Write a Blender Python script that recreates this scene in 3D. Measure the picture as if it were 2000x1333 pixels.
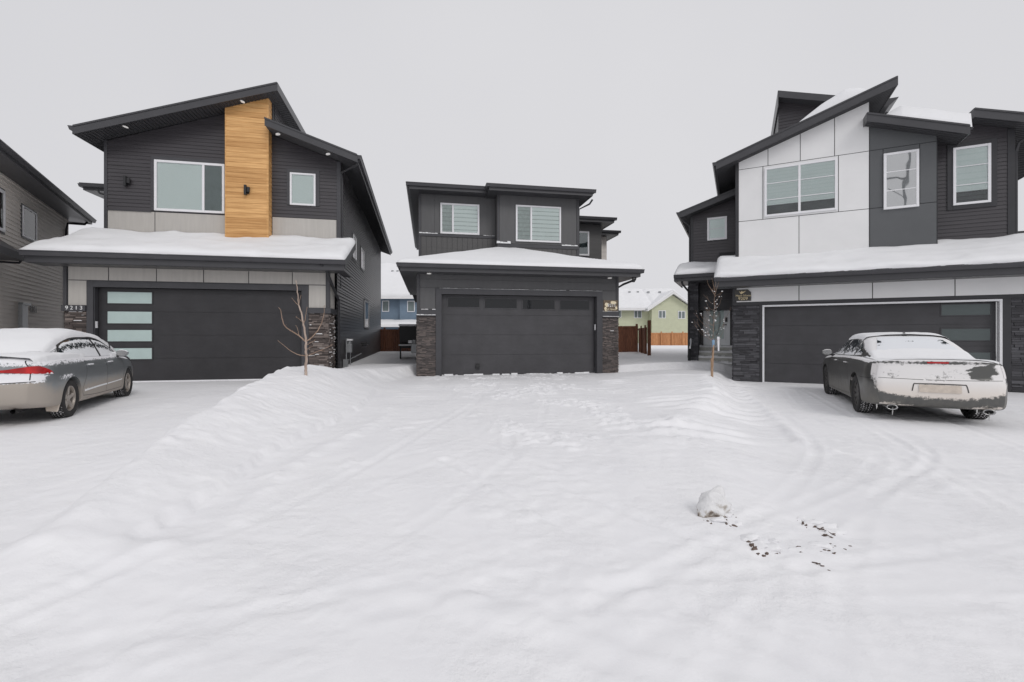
import bpy, bmesh, math, random
import numpy as np
from mathutils import Vector, Matrix
from mathutils.bvhtree import BVHTree

for o in list(bpy.data.objects): bpy.data.objects.remove(o)
scene = bpy.context.scene
COL = scene.collection
rad = math.radians
RNG = random.Random(7)

# ------------------------------------------------------------ camera
cam_d = bpy.data.cameras.new('camera'); cam = bpy.data.objects.new('camera', cam_d); COL.objects.link(cam)
CAMZ = 1.45
cam.location = (0, 0, CAMZ); cam.rotation_euler = (rad(90), 0, 0)
cam_d.sensor_width = 36.0; cam_d.lens = 16.0; cam_d.shift_y = -0.00525
cam_d.clip_start = 0.05; cam_d.clip_end = 2000
scene.camera = cam
scene.render.resolution_x = 1024; scene.render.resolution_y = 682

# ------------------------------------------------------------ sky (overcast)
world = bpy.data.worlds.new("World"); scene.world = world; world.use_nodes = True
wn = world.node_tree; wn.nodes.clear()
SUN_EL, SUN_AZ = 40.0, 148.0       # azimuth clockwise from +Y
wo = wn.nodes.new('ShaderNodeOutputWorld')
sky = wn.nodes.new('ShaderNodeTexSky'); sky.sky_type = 'NISHITA'; sky.sun_disc = False
sky.sun_elevation = rad(SUN_EL); sky.sun_rotation = rad(SUN_AZ)
bw = wn.nodes.new('ShaderNodeHueSaturation'); bw.inputs['Saturation'].default_value = 0.05
wn.links.new(sky.outputs[0], bw.inputs['Color'])
b1 = wn.nodes.new('ShaderNodeBackground'); b1.inputs[1].default_value = 0.05
wn.links.new(bw.outputs[0], b1.inputs[0])
# even cloud deck: very soft large-scale tone
tc = wn.nodes.new('ShaderNodeTexCoord'); nz = wn.nodes.new('ShaderNodeTexNoise'); nz.inputs['Scale'].default_value = 1.3
nz.inputs['Detail'].default_value = 3
wn.links.new(tc.outputs['Generated'], nz.inputs['Vector'])
cr_ = wn.nodes.new('ShaderNodeValToRGB')
cr_.color_ramp.elements[0].position = 0.3; cr_.color_ramp.elements[0].color = (0.650, 0.650, 0.678, 1)
cr_.color_ramp.elements[1].position = 0.7; cr_.color_ramp.elements[1].color = (0.700, 0.698, 0.722, 1)
wn.links.new(nz.outputs[0], cr_.inputs[0])
b2 = wn.nodes.new('ShaderNodeBackground'); b2.inputs[1].default_value = 1.0
wn.links.new(cr_.outputs[0], b2.inputs[0])
mx = wn.nodes.new('ShaderNodeMixShader'); mx.inputs[0].default_value = 0.96
wn.links.new(b1.outputs[0], mx.inputs[1]); wn.links.new(b2.outputs[0], mx.inputs[2])
wn.links.new(mx.outputs[0], wo.inputs[0])
# ------------------------------------------------------------ sun behind cloud
sd = bpy.data.lights.new('sun', 'SUN'); sd.energy = 0.85; sd.angle = rad(22); sd.color = (1, 0.97, 0.94)
sun = bpy.data.objects.new('sun', sd); COL.objects.link(sun)
_d = Vector((math.sin(rad(SUN_AZ))*math.cos(rad(SUN_EL)), math.cos(rad(SUN_AZ))*math.cos(rad(SUN_EL)), math.sin(rad(SUN_EL))))
sun.rotation_euler = _d.to_track_quat('Z', 'Y').to_euler()
sun.location = _d*50
scene.view_settings.view_transform = 'Standard'; scene.view_settings.look = 'None'
scene.view_settings.exposure = 0.06; scene.view_settings.gamma = 1.0

# ------------------------------------------------------------ materials
def M_(name):
    m = bpy.data.materials.new(name); m.use_nodes = True
    nt = m.node_tree; b = nt.nodes['Principled BSDF']
    return m, nt, b
def setc(b, c): b.inputs['Base Color'].default_value = (c[0], c[1], c[2], 1)
def obco(nt, scale=(1, 1, 1)):
    t = nt.nodes.new('ShaderNodeTexCoord'); mp = nt.nodes.new('ShaderNodeMapping')
    mp.inputs['Scale'].default_value = scale
    nt.links.new(t.outputs['Object'], mp.inputs['Vector']); return mp.outputs[0]
def noise(nt, vec, s, d=4, r=0.55):
    n = nt.nodes.new('ShaderNodeTexNoise'); n.inputs['Scale'].default_value = s
    n.inputs['Detail'].default_value = d; n.inputs['Roughness'].default_value = r
    nt.links.new(vec, n.inputs['Vector']); return n.outputs[0]
def ramp(nt, f, stops):
    r = nt.nodes.new('ShaderNodeValToRGB'); e = r.color_ramp.elements
    while len(e) < len(stops): e.new(0.5)
    for el, (p, c) in zip(e, stops):
        el.position = p; el.color = (c[0], c[1], c[2], 1) if hasattr(c, '__len__') else (c, c, c, 1)
    nt.links.new(f, r.inputs[0]); return r.outputs[0]
def mixc(nt, f, a, b, mode='MIX'):
    m = nt.nodes.new('ShaderNodeMix'); m.data_type = 'RGBA'; m.blend_type = mode
    for k, v in ((0, f), (6, a), (7, b)):
        if hasattr(v, 'links') or hasattr(v, 'is_linked'): nt.links.new(v, m.inputs[k])
        elif k == 0: m.inputs[0].default_value = v
        else: m.inputs[k].default_value = (v[0], v[1], v[2], 1)
    return m.outputs[2]
def mth(nt, op, a, b=None, clamp=False):
    m = nt.nodes.new('ShaderNodeMath'); m.operation = op; m.use_clamp = clamp
    for k, v in ((0, a), (1, b)):
        if v is None: continue
        if hasattr(v, 'is_linked'): nt.links.new(v, m.inputs[k])
        else: m.inputs[k].default_value = v
    return m.outputs[0]
def bump(nt, b, h, st=0.3, dist=0.02):
    n = nt.nodes.new('ShaderNodeBump'); n.inputs['Strength'].default_value = st; n.inputs['Distance'].default_value = dist
    nt.links.new(h, n.inputs['Height']); nt.links.new(n.outputs[0], b.inputs['Normal'])
def attr(nt, name):
    a = nt.nodes.new('ShaderNodeAttribute'); a.attribute_name = name; return a.outputs['Fac']

def mat_plain(name, c, rough=0.6, var=0.10, scale=3.0, st=0.08, bs=60, met=0.0, vec=(1, 1, 1)):
    m, nt, b = M_(name); v = obco(nt, vec)
    n = noise(nt, v, scale, 5)
    lo = [x*(1-var) for x in c]; hi = [x*(1+var) for x in c]
    nt.links.new(ramp(nt, n, [(0.3, lo), (0.7, hi)]), b.inputs['Base Color'])
    b.inputs['Roughness'].default_value = rough; b.inputs['Metallic'].default_value = met
    if st: bump(nt, b, noise(nt, v, bs, 3), st, 0.004)
    return m
def mat_tone(name, c, rough=0.8, amp=0.6, c2=None, bs=40, st=0.35):
    """per-block colour from the mesh attribute 'tone' (each stone / plank has its own shade)"""
    m, nt, b = M_(name); v = obco(nt)
    a = attr(nt, 'tone'); n = noise(nt, v, 14, 4)
    f = mth(nt, 'ADD', mth(nt, 'MULTIPLY', a, 0.8), mth(nt, 'MULTIPLY', n, 0.25), True)
    c2 = c2 or [x*(1+amp) for x in c]
    nt.links.new(ramp(nt, f, [(0.08, [x*(1-amp) for x in c]), (0.5, c), (0.95, c2)]), b.inputs['Base Color'])
    b.inputs['Roughness'].default_value = rough
    bump(nt, b, noise(nt, v, bs, 4), st, 0.01)
    return m
def mat_snow(name, c=(0.875, 0.875, 0.89), st=0.35, dist=0.02, s=9):
    m, nt, b = M_(name); v = obco(nt)
    n = noise(nt, v, 1.3, 5)
    nt.links.new(ramp(nt, n, [(0.3, [x*0.965 for x in c]), (0.7, c)]), b.inputs['Base Color'])
    b.inputs['Roughness'].default_value = 0.75
    b.inputs['Specular IOR Level'].default_value = 0.25
    h = mth(nt, 'ADD', noise(nt, v, s, 6, 0.6), mth(nt, 'MULTIPLY', noise(nt, v, s*9, 3), 0.25))
    bump(nt, b, h, st, dist)
    return m
def mat_snow_ground():
    m, nt, b = M_('snow_ground'); v = obco(nt)
    n = noise(nt, v, .8, 5); n2 = noise(nt, v, 3.5, 5, .6)
    f = mth(nt, 'ADD', mth(nt, 'MULTIPLY', n, .5), mth(nt, 'MULTIPLY', n2, .5))
    nt.links.new(ramp(nt, f, [(.35, (.84, .84, .86)), (.62, (.897, .896, .910))]), b.inputs['Base Color'])
    b.inputs['Roughness'].default_value = .7; b.inputs['Specular IOR Level'].default_value = .25
    crust = ramp(nt, noise(nt, v, .9, 4, .6), [(.46, 0.08), (.60, 1.0)])
    fine = mth(nt, 'ADD', noise(nt, v, 22, 6, .68), mth(nt, 'MULTIPLY', noise(nt, v, 7, 5, .6), 1.2))
    crust2 = ramp(nt, noise(nt, v, .33, 3), [(.45, 0.0), (.62, 1.0)])
    w = nt.nodes.new('ShaderNodeTexWave'); w.wave_type = 'BANDS'; w.bands_direction = 'Y'; w.inputs['Scale'].default_value = 1.6; w.inputs['Distortion'].default_value = 9; w.inputs['Detail'].default_value = 4; w.inputs['Detail Scale'].default_value = 1.4
    nt.links.new(v, w.inputs['Vector'])
    h = mth(nt, 'ADD', mth(nt, 'MULTIPLY', fine, crust), mth(nt, 'MULTIPLY', mth(nt, 'MULTIPLY', w.outputs[1], crust2), .30))
    h = mth(nt, 'ADD', h, mth(nt, 'MULTIPLY', noise(nt, v, 90, 3), .10))
    bump(nt, b, h, .60, .020); return m
def mat_glass(name, tint=(0.80, 0.93, 0.90), rough=0.02, base=0.06):
    m = bpy.data.materials.new(name); m.use_nodes = True; nt = m.node_tree; nt.nodes.clear()
    out = nt.nodes.new('ShaderNodeOutputMaterial'); tr = nt.nodes.new('ShaderNodeBsdfTransparent')
    tr.inputs[0].default_value = (*tint, 1)
    g = nt.nodes.new('ShaderNodeBsdfGlossy'); g.inputs['Roughness'].default_value = rough
    v = obco(nt); bn = nt.nodes.new('ShaderNodeBump'); bn.inputs['Strength'].default_value = 0.05
    bn.inputs['Distance'].default_value = 0.05
    nt.links.new(noise(nt, v, 1.7, 1), bn.inputs['Height']); nt.links.new(bn.outputs[0], g.inputs['Normal'])
    fr = nt.nodes.new('ShaderNodeFresnel'); fr.inputs[0].default_value = 1.5
    f = mth(nt, 'ADD', fr.outputs[0], base, True)
    mx = nt.nodes.new('ShaderNodeMixShader')
    nt.links.new(f, mx.inputs[0]); nt.links.new(tr.outputs[0], mx.inputs[1]); nt.links.new(g.outputs[0], mx.inputs[2])
    nt.links.new(mx.outputs[0], out.inputs[0]); return m
def mat_wood(name, c1, c2, vec=(0.7, 6, 14), rough=0.55, tone=True):
    m, nt, b = M_(name); v = obco(nt, vec)
    n = noise(nt, v, 1.8, 6, 0.62)
    f = mth(nt, 'ADD', n, mth(nt, 'MULTIPLY', mth(nt, 'SUBTRACT', attr(nt, 'tone'), 0.5), 0.22)) if tone else n
    nt.links.new(ramp(nt, f, [(0.28, c1), (0.52, [(p+q)/2 for p, q in zip(c1, c2)]), (0.7, c2)]), b.inputs['Base Color'])
    b.inputs['Roughness'].default_value = rough
    bump(nt, b, n, 0.15, 0.006); return m
def mat_emit(name, c, e):
    m, nt, b = M_(name); setc(b, c); b.inputs['Emission Color'].default_value = (*c, 1)
    b.inputs['Emission Strength'].default_value = e; return m

MT = dict(
 snow_ground=mat_snow_ground(),
 siding_charcoal=mat_plain('siding_charcoal', (.054, .050, .055), .36, .16, 2.0, .12, 90, vec=(.4, 1, 6)),
 siding_grey=mat_plain('siding_grey', (.088, .086, .086), .5, .10, 2.0, .1, 90, vec=(.4, 1, 6)),
 trim_dark=mat_plain('trim_dark', (.054, .054, .060), .42, .10, 3, .04, 80),
 trim_black=mat_plain('trim_black', (.032, .032, .036), .45, .12, 3, .04, 80),
 fascia=mat_plain('fascia', (.055, .055, .060), .38, .08, 2, .03, 60),
 soffit=mat_plain('soffit', (.045, .045, .050), .5, .10, 3, .05, 60),
 door_charcoal=mat_plain('door_charcoal', (.032, .031, .034), .5, .16, 2.2, .5, 260),
 door_grey=mat_plain('door_grey', (.056, .055, .060), .5, .14, 2.2, .45, 240),
 panel_mid=mat_plain('panel_mid', (.094, .094, .097), .5, .07, 2.5, .12, 70, vec=(3, 3, .5)),
 panel_bay=mat_plain('panel_bay', (.098, .103, .108), .45, .05, 1.5, .04, 60),
 panel_beige=mat_plain('panel_beige', (.47, .45, .42), .6, .06, 2.5, .10, 70, vec=(5, 5, .5)),
 panel_white=mat_plain('panel_white', (.79, .79, .79), .5, .03, 1.4, .03, 60),
 vinyl_white=mat_plain('vinyl_white', (.80, .80, .82), .35, .03, 3, 0),
 siding_beige=mat_plain('siding_beige', (.80, .75, .70), .6, .08, 2, .08, 90, vec=(.4, .4, 6)),
 siding_blue=mat_plain('siding_blue', (.17, .235, .31), .6, .06, 2, .08, 60),
 siding_green=mat_plain('siding_green', (.56, .58, .42), .6, .05, 2, .08, 60),
 shingle=mat_plain('shingle', (.05, .05, .054), .9, .3, 30, .5, 80),
 concrete=mat_plain('concrete', (.44, .44, .41), .85, .15, 6, .3, 60),
 metal_dark=mat_plain('metal_dark', (.02, .02, .022), .35, .1, 5, 0),
 metal_grey=mat_plain('metal_grey', (.33, .34, .35), .4, .1, 5, .05, 60, met=.4),
 plastic_black=mat_plain('plastic_black', (.018, .018, .02), .5, .1, 5, .1, 90),
 stone_brown=mat_tone('stone_brown', (.105, .085, .078), .85, .62, (.24, .20, .18)),
 stone_mid=mat_tone('stone_mid', (.115, .100, .097), .85, .5, (.20, .165, .15)),
 stone_black=mat_tone('stone_black', (.058, .057, .064), .7, .5, (.105, .105, .115)),
 snow=mat_snow('snow'), snow_roof=mat_snow('snow_roof', (.84, .845, .86), .25, .03, 4),
 snow_dirty=mat_snow('snow_dirty', (.70, .69, .67), .5, .02, 20),
 glass=mat_glass('glass', (.975, .995, .99), base=.0), glass_mirror=mat_glass('glass_mirror', (.6, .66, .66), .02, .62), glass_clear=mat_glass('glass_clear', (.75, .82, .82), .02, .10),
 frosted=mat_plain('frosted', (.47, .58, .56), .25, .05, 2.5, .05, 50),
 blind=mat_tone('blind', (.80, .875, .855), .5, .62, (.91, .955, .945), 40, 0.0),
 interior=mat_plain('interior', (.11, .115, .12), .7, .2, 2, 0),
 screen=mat_plain('screen', (.17, .205, .205), .7, .1, 3, 0),
 dark_glass=mat_plain('dark_glass', (.010, .011, .013), .04, .1, 2, .35, 2.2), blind_white=mat_plain('blind_white', (.93, .93, .93), .5, .04, 3, 0),
 wood_clad=mat_wood('wood_clad', (.47, .235, .075), (.80, .475, .195)),
 fence_brown=mat_wood('fence_brown', (.10, .036, .022), (.27, .115, .062), (9, 9, 1.2), .75),
 fence_orange=mat_wood('fence_orange', (.40, .17, .065), (.66, .33, .15), (9, 9, 1.2), .7),
 bark=mat_wood('bark', (.26, .19, .15), (.58, .47, .40), (9, 9, 2), .8, False),
 bark_thin=mat_wood('bark_thin', (.20, .13, .09), (.42, .30, .23), (9, 9, 2), .8, False),
 stake_wood=mat_wood('stake_wood', (.30, .19, .12), (.50, .35, .24), (9, 9, 2), .8, False),
 cloth_blue=mat_plain('cloth_blue', (.22, .36, .52), .7, .1, 8, .2, 80),
 ice=mat_snow('ice', (.60, .60, .585), .8, .03, 22),
 dirt=mat_plain('dirt', (.13, .095, .08), .9, .5, 25, .8, 90),
 lamp_lens=mat_emit('lamp_lens', (.9, .88, .86), .22),
 numeral_white=mat_plain('numeral_white', (.82, .82, .82), .4, .02, 3, 0),
 numeral_dark=mat_plain('numeral_dark', (.03, .028, .028), .4, .02, 3, 0),
 plaque_brown=mat_plain('plaque_brown', (.13, .095, .06), .4, .4, 14, 0),
 numeral_gold=mat_plain('numeral_gold', (.78, .64, .38), .4, .1, 3, 0),
 numeral_cream=mat_plain('numeral_cream', (.80, .70, .50), .4, .05, 3, 0),
 plaque_dark=mat_plain('plaque_dark', (.045, .042, .036), .3, .2, 9, 0),
 plaque_cream=mat_plain('plaque_cream', (.40, .33, .24), .4, .75, 14, .1, 40),
 red_lens=mat_plain('red_lens', (.42, .012, .014), .12, .15, 9, 0),
 door_blue=mat_plain('door_blue', (.84, .86, .87), .4, .05, 3, .03, 50),
 brick_tan=mat_plain('brick_tan', (.30, .26, .24), .8, .1, 3, .1, 60),
)

# ------------------------------------------------------------ mesh helpers
class MB:
    def __init__(s): s.v = []; s.f = []; s.t = []; s.marks = []
    def cut(s): s.marks.append((len(s.v), len(s.f)))
    def poly(s, pts, tone=.5):
        n = len(s.v); s.v += [tuple(p) for p in pts]; s.f.append(tuple(range(n, n+len(pts)))); s.t.append(tone)
    def hexa(s, p, tone=.5):
        """p: 4 bottom + 4 top points in matching order"""
        s.marks.append((len(s.v), len(s.f), 1)); n = len(s.v); s.v += [tuple(q) for q in p]
        for f in ((0, 3, 2, 1), (4, 5, 6, 7), (0, 1, 5, 4), (1, 2, 6, 5), (2, 3, 7, 6), (3, 0, 4, 7)):
            s.f.append(tuple(n+i for i in f)); s.t.append(tone)
    def box(s, x0, x1, y0, y1, z0, z1, tone=.5):
        s.hexa([(x0, y0, z0), (x1, y0, z0), (x1, y1, z0), (x0, y1, z0), (x0, y0, z1), (x1, y0, z1), (x1, y1, z1), (x0, y1, z1)], tone)
        return s
    def ext(s, pts, d, tone=.5):
        """extrude 3-D polygon by vector d, closed"""
        s.marks.append((len(s.v), len(s.f), 1)); n = len(s.v); k = len(pts); s.v += [tuple(p) for p in pts] + [tuple(a+b for a, b in zip(p, d)) for p in pts]
        s.f.append(tuple(range(n+k-1, n-1, -1))); s.f.append(tuple(range(n+k, n+2*k))); s.t += [tone]*2
        for i in range(k):
            j = (i+1) % k; s.f.append((n+i, n+j, n+k+j, n+k+i)); s.t.append(tone)
        return s
    def prism(s, uv, y0, y1, tone=.5): return s.ext([(u, y0, v) for u, v in uv], (0, y1-y0, 0), tone)
    def tube(s, pts, r, n=8, r1=None, cap=True):
        pts = [Vector(p) for p in pts]; m = len(pts); base = len(s.v); prev = None
        for i, p in enumerate(pts):
            d = (pts[min(i+1, m-1)]-pts[max(i-1, 0)]).normalized()
            if prev is None:
                a = d.orthogonal().normalized()
            else:
                a = (prev - d*prev.dot(d)).normalized()
            prev = a; b = d.cross(a)
            rr = r if r1 is None else r+(r1-r)*i/max(1, m-1)
            for k in range(n):
                t = 2*math.pi*k/n; s.v.append(tuple(p + a*math.cos(t)*rr + b*math.sin(t)*rr))
        for i in range(m-1):
            for k in range(n):
                j = (k+1) % n
                s.f.append((base+i*n+k, base+i*n+j, base+(i+1)*n+j, base+(i+1)*n+k)); s.t.append(.5)
        if cap:
            s.f.append(tuple(base+k for k in range(n-1, -1, -1))); s.f.append(tuple(base+(m-1)*n+k for k in range(n))); s.t += [.5, .5]
        return s
    def grid(s, P, tone=.5):
        """P: rows of points (None = hole)"""
        idx = {}
        for i, row in enumerate(P):
            for j, p in enumerate(row):
                if p is not None: idx[i, j] = len(s.v); s.v.append(tuple(p))
        for i in range(len(P)-1):
            for j in range(len(P[0])-1):
                q = [(i, j), (i, j+1), (i+1, j+1), (i+1, j)]
                if all(k in idx for k in q): s.f.append(tuple(idx[k] for k in q)); s.t.append(tone)
        return s
    def each(s, name, mat, parent=None, bevel=0, auto=True):
        """every piece (or every span between cuts) becomes a part of its own"""
        mk = [m for m in s.marks if auto or len(m) == 2]+[(len(s.v), len(s.f))]
        if mk[0][0] != 0: mk = [(0, 0)]+mk
        out = []
        for a, b in zip(mk[:-1], mk[1:]):
            if b[1] <= a[1]: continue
            q = MB(); q.v = s.v[a[0]:b[0]]; q.f = [tuple(i-a[0] for i in f) for f in s.f[a[1]:b[1]]]; q.t = s.t[a[1]:b[1]]
            out.append(q.build(name, mat, parent, bevel=bevel))
        return out
    def build(s, name, mat, parent=None, smooth=False, bevel=0):
        me = bpy.data.meshes.new(name); me.from_pydata(s.v, [], s.f)
        if isinstance(mat, str): mat = MT[mat]
        me.materials.append(mat)
        a = me.attributes.new('tone', 'FLOAT', 'FACE'); a.data.foreach_set('value', s.t)
        if smooth: me.polygons.foreach_set('use_smooth', [True]*len(me.polygons))
        me.update()
        o = bpy.data.objects.new(name, me); COL.objects.link(o); o.parent = parent
        if bevel:
            b = o.modifiers.new('bevel', 'BEVEL'); b.width = bevel; b.segments = 2; b.limit_method = 'ANGLE'
        return o
def empty(name, loc, rz=0, label=None, cat=None, group=None):
    o = bpy.data.objects.new(name, None); COL.objects.link(o); o.location = loc; o.rotation_euler = (0, 0, rz)
    o.empty_display_size = .3
    if label: o['label'] = label
    if cat: o['category'] = cat
    if group: o['group'] = group
    return o
def tag(o, label=None, cat=None, group=None, kind=None):
    if label: o['label'] = label
    if cat: o['category'] = cat
    if group: o['group'] = group
    if kind: o['kind'] = kind
    return o

def clip(poly, ax, val, ge):
    out = []; n = len(poly)
    for i in range(n):
        a, b = poly[i], poly[(i+1) % n]
        ia = (a[ax] >= val) if ge else (a[ax] <= val); ib = (b[ax] >= val) if ge else (b[ax] <= val)
        if ia: out.append(a)
        if ia != ib:
            t = (val-a[ax])/(b[ax]-a[ax]); out.append(tuple(a[k]+(b[k]-a[k])*t for k in (0, 1)))
    return out
def siding(mb, poly, mp, course=.105, depth=.017, tone_rng=None):
    """lapped boards: poly in (u,v); mp(u,v,d) -> 3-D with d = distance proud of the wall"""
    v0 = min(p[1] for p in poly); v1 = max(p[1] for p in poly); v = v0; g = .006
    while v < v1-1e-4:
        b = clip(clip(poly, 1, v, True), 1, min(v+course, v1), False)
        tn = .5 if tone_rng is None else tone_rng.random()
        if len(b) >= 3:
            mb.poly([mp(p[0], p[1], depth*(1-.85*(p[1]-v)/course)+g) for p in b], tn)
            lo = [p for p in b if abs(p[1]-v) < 1e-6]
            if len(lo) >= 2:
                a0 = min(p[0] for p in lo); a1 = max(p[0] for p in lo)
                mb.poly([mp(a0, v, depth+g), mp(a1, v, depth+g), mp(a1, v, g*.5), mp(a0, v, g*.5)], tn)
        v += course
def vboards(mb, poly, mp, pitch=.15, gap=.012, depth=.012):
    u0 = min(p[0] for p in poly); u1 = max(p[0] for p in poly); u = u0
    while u < u1-1e-4:
        b = clip(clip(poly, 0, u+gap/2, True), 0, min(u+pitch-gap/2, u1), False)
        if len(b) >= 3:
            mb.poly([mp(p[0], p[1], depth) for p in b])
            a0 = min(p[0] for p in b); a1 = max(p[0] for p in b)
            for aa in (a0, a1):
                e = [p for p in b if abs(p[0]-aa) < 1e-6]
                if len(e) >= 2:
                    z0 = min(p[1] for p in e); z1 = max(p[1] for p in e)
                    mb.poly([mp(aa, z0, 0.001), mp(aa, z0, depth), mp(aa, z1, depth), mp(aa, z1, 0.001)])
        u += pitch
def stone(mb, u0, u1, v0, v1, mp, rng, hmin=.035, hmax=.07, lmin=.10, lmax=.36, snow=None, psnow=0):
    v = v0
    while v < v1-.004:
        h = min(rng.uniform(hmin, hmax), v1-v); u = u0-rng.uniform(0, .15)
        while u < u1-1e-4:
            l = rng.uniform(lmin, lmax); a = max(u, u0); b = min(u+l, u1)
            if b-a > .01:
                d = rng.uniform(.012, .042); g = .0035; t = rng.random()
                q = [rng.uniform(-.006, .006) for _ in range(4)]
                P = [mp(a+g, v+g, 0), mp(b-g, v+g, 0), mp(b-g, v+h-g, 0), mp(a+g, v+h-g, 0),
                     mp(a+g, v+g, d+q[0]), mp(b-g, v+g, d+q[1]), mp(b-g, v+h-g, d+q[2]-.004), mp(a+g, v+h-g, d+q[3]-.004)]
                mb.hexa(P, t)
                if snow is not None and b-a > .1 and rng.random() < psnow:
                    s0 = a+rng.uniform(0, .03); s1 = b-rng.uniform(0, .05); hh = rng.uniform(.012, .024)
                    snow.hexa([mp(s0, v+h-.006, .0), mp(s1, v+h-.006, .0), mp(s1, v+h-.006, d+.016), mp(s0, v+h-.006, d+.016),
                               mp(s0+.01, v+h+hh, .0), mp(s1-.01, v+h+hh, .0), mp(s1-.02, v+h+hh*.6, d+.006), mp(s0+.02, v+h+hh*.6, d+.006)])
            u += l
        v += h

# value noise ---------------------------------------------------------
_tab = np.random.RandomState(3).rand(256, 256)
def vn(x, y):
    x = np.asarray(x, float); y = np.asarray(y, float)
    xi = np.floor(x).astype(int); yi = np.floor(y).astype(int); fx = x-xi; fy = y-yi
    fx = fx*fx*fx*(fx*(fx*6-15)+10); fy = fy*fy*fy*(fy*(fy*6-15)+10)
    g = lambda a, b: _tab[a & 255, b & 255]
    return (g(xi, yi)*(1-fx)+g(xi+1, yi)*fx)*(1-fy)+(g(xi, yi+1)*(1-fx)+g(xi+1, yi+1)*fx)*fy
def fbm(x, y, o=4, g=.5):
    a = 0; amp = 1; tot = 0
    for i in range(o):
        a = a+amp*(vn(x*2**i+17.3*i, y*2**i+5.1*i)-.5); tot += amp; amp *= g
    return a/tot
def ss(x, a, b):
    t = np.clip((np.asarray(x, float)-a)/(b-a), 0, 1); return t*t*(3-2*t)

def snow_sheet(mb, c00, c10, c11, c01, th=.12, res=.09, lip=.13, edges=(1, 1, 1, 1), seed=0., namp=.55, over=.0):
    """snow lying on the quad c00(front left) c10(front right) c11(back right) c01(back left)"""
    c00, c10, c11, c01 = map(Vector, (c00, c10, c11, c01))
    L = (c10-c00).length; D = (c01-c00).length; n = max(6, int(L/res)); m = max(6, int(D/res))
    rows = []
    for j in range(-1, m+2):
        row = []
        for i in range(-1, n+2):
            s = min(max(i/n, 0), 1); t = min(max(j/m, 0), 1)
            p = (c00*(1-s)+c10*s)*(1-t)+(c01*(1-s)+c11*s)*t
            e = 1.0
            for k, dd in enumerate((t*D, (1-s)*L, (1-t)*D, s*L)):
                if edges[k]: e *= 1-(1-min(dd/lip, 1))**2.2*.62
            h = th*e*(1+namp*2*float(fbm(p.x*1.1+seed, p.y*1.7+seed, 3)))
            out = (i < 0 or i > n or j < 0 or j > m)
            if out: h = -.01
            q = p+Vector((0, 0, h))
            if not out and j == 0: q.y -= over+.045*float(vn(p.x*2.6+seed, 4))+.02*float(vn(p.x*9+seed, 7)); q.z -= .03*float(vn(p.x*1.7+seed, 2))
            if out and j < 0: q.y -= over
            row.append(q)
        rows.append(row)
    mb.grid(rows)

def text_mesh(name, txt, size, mat, parent, loc, rx=math.pi/2, rz=0, ext=.006, font_shear=0, align='CENTER'):
    cu = bpy.data.curves.new(name, 'FONT'); cu.body = txt; cu.size = size; cu.extrude = ext; cu.align_x = align; cu.align_y = 'CENTER'
    cu.shear = font_shear
    tmp = bpy.data.objects.new(name, cu); COL.objects.link(tmp)
    dg = bpy.context.evaluated_depsgraph_get(); me = bpy.data.meshes.new_from_object(tmp.evaluated_get(dg))
    bpy.data.objects.remove(tmp); me.materials.clear(); me.materials.append(MT[mat])
    o = bpy.data.objects.new(name, me); COL.objects.link(o); o.parent = parent
    o.location = loc; o.rotation_euler = (rx, 0, rz); return o

# facade frame: u along the wall, w into the house, v up from its garage floor
class House:
    def __init__(s, px0, Z0, a, zf):
        s.a = rad(a); s.c = math.cos(s.a); s.s = math.sin(s.a); s.O = ((px0-1000)/889*Z0, Z0); s.zf = zf
    def U(s, px, w=0):
        k = (px-1000)/889; return (k*(s.O[1]+s.c*w)-s.O[0]+s.s*w)/(s.c-k*s.s)
    def V(s, py, px, w=0):
        u = s.U(px, w); d = s.O[1]+s.s*u+s.c*w; return CAMZ+(656-py)/889*d-s.zf
    def root(s, name, label, cat='house', group=None): return empty(name, (s.O[0], s.O[1], s.zf), s.a, label, cat, group)
    def world(s, u, w, v): return (s.O[0]+s.c*u-s.s*w, s.O[1]+s.s*u+s.c*w, s.zf+v)

def front(y): return lambda u, v, d: (u, y-d, v)
def sideR(u): return lambda w, v, d: (u+d, w, v)
def sideL(u): return lambda w, v, d: (u-d, w, v)

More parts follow.
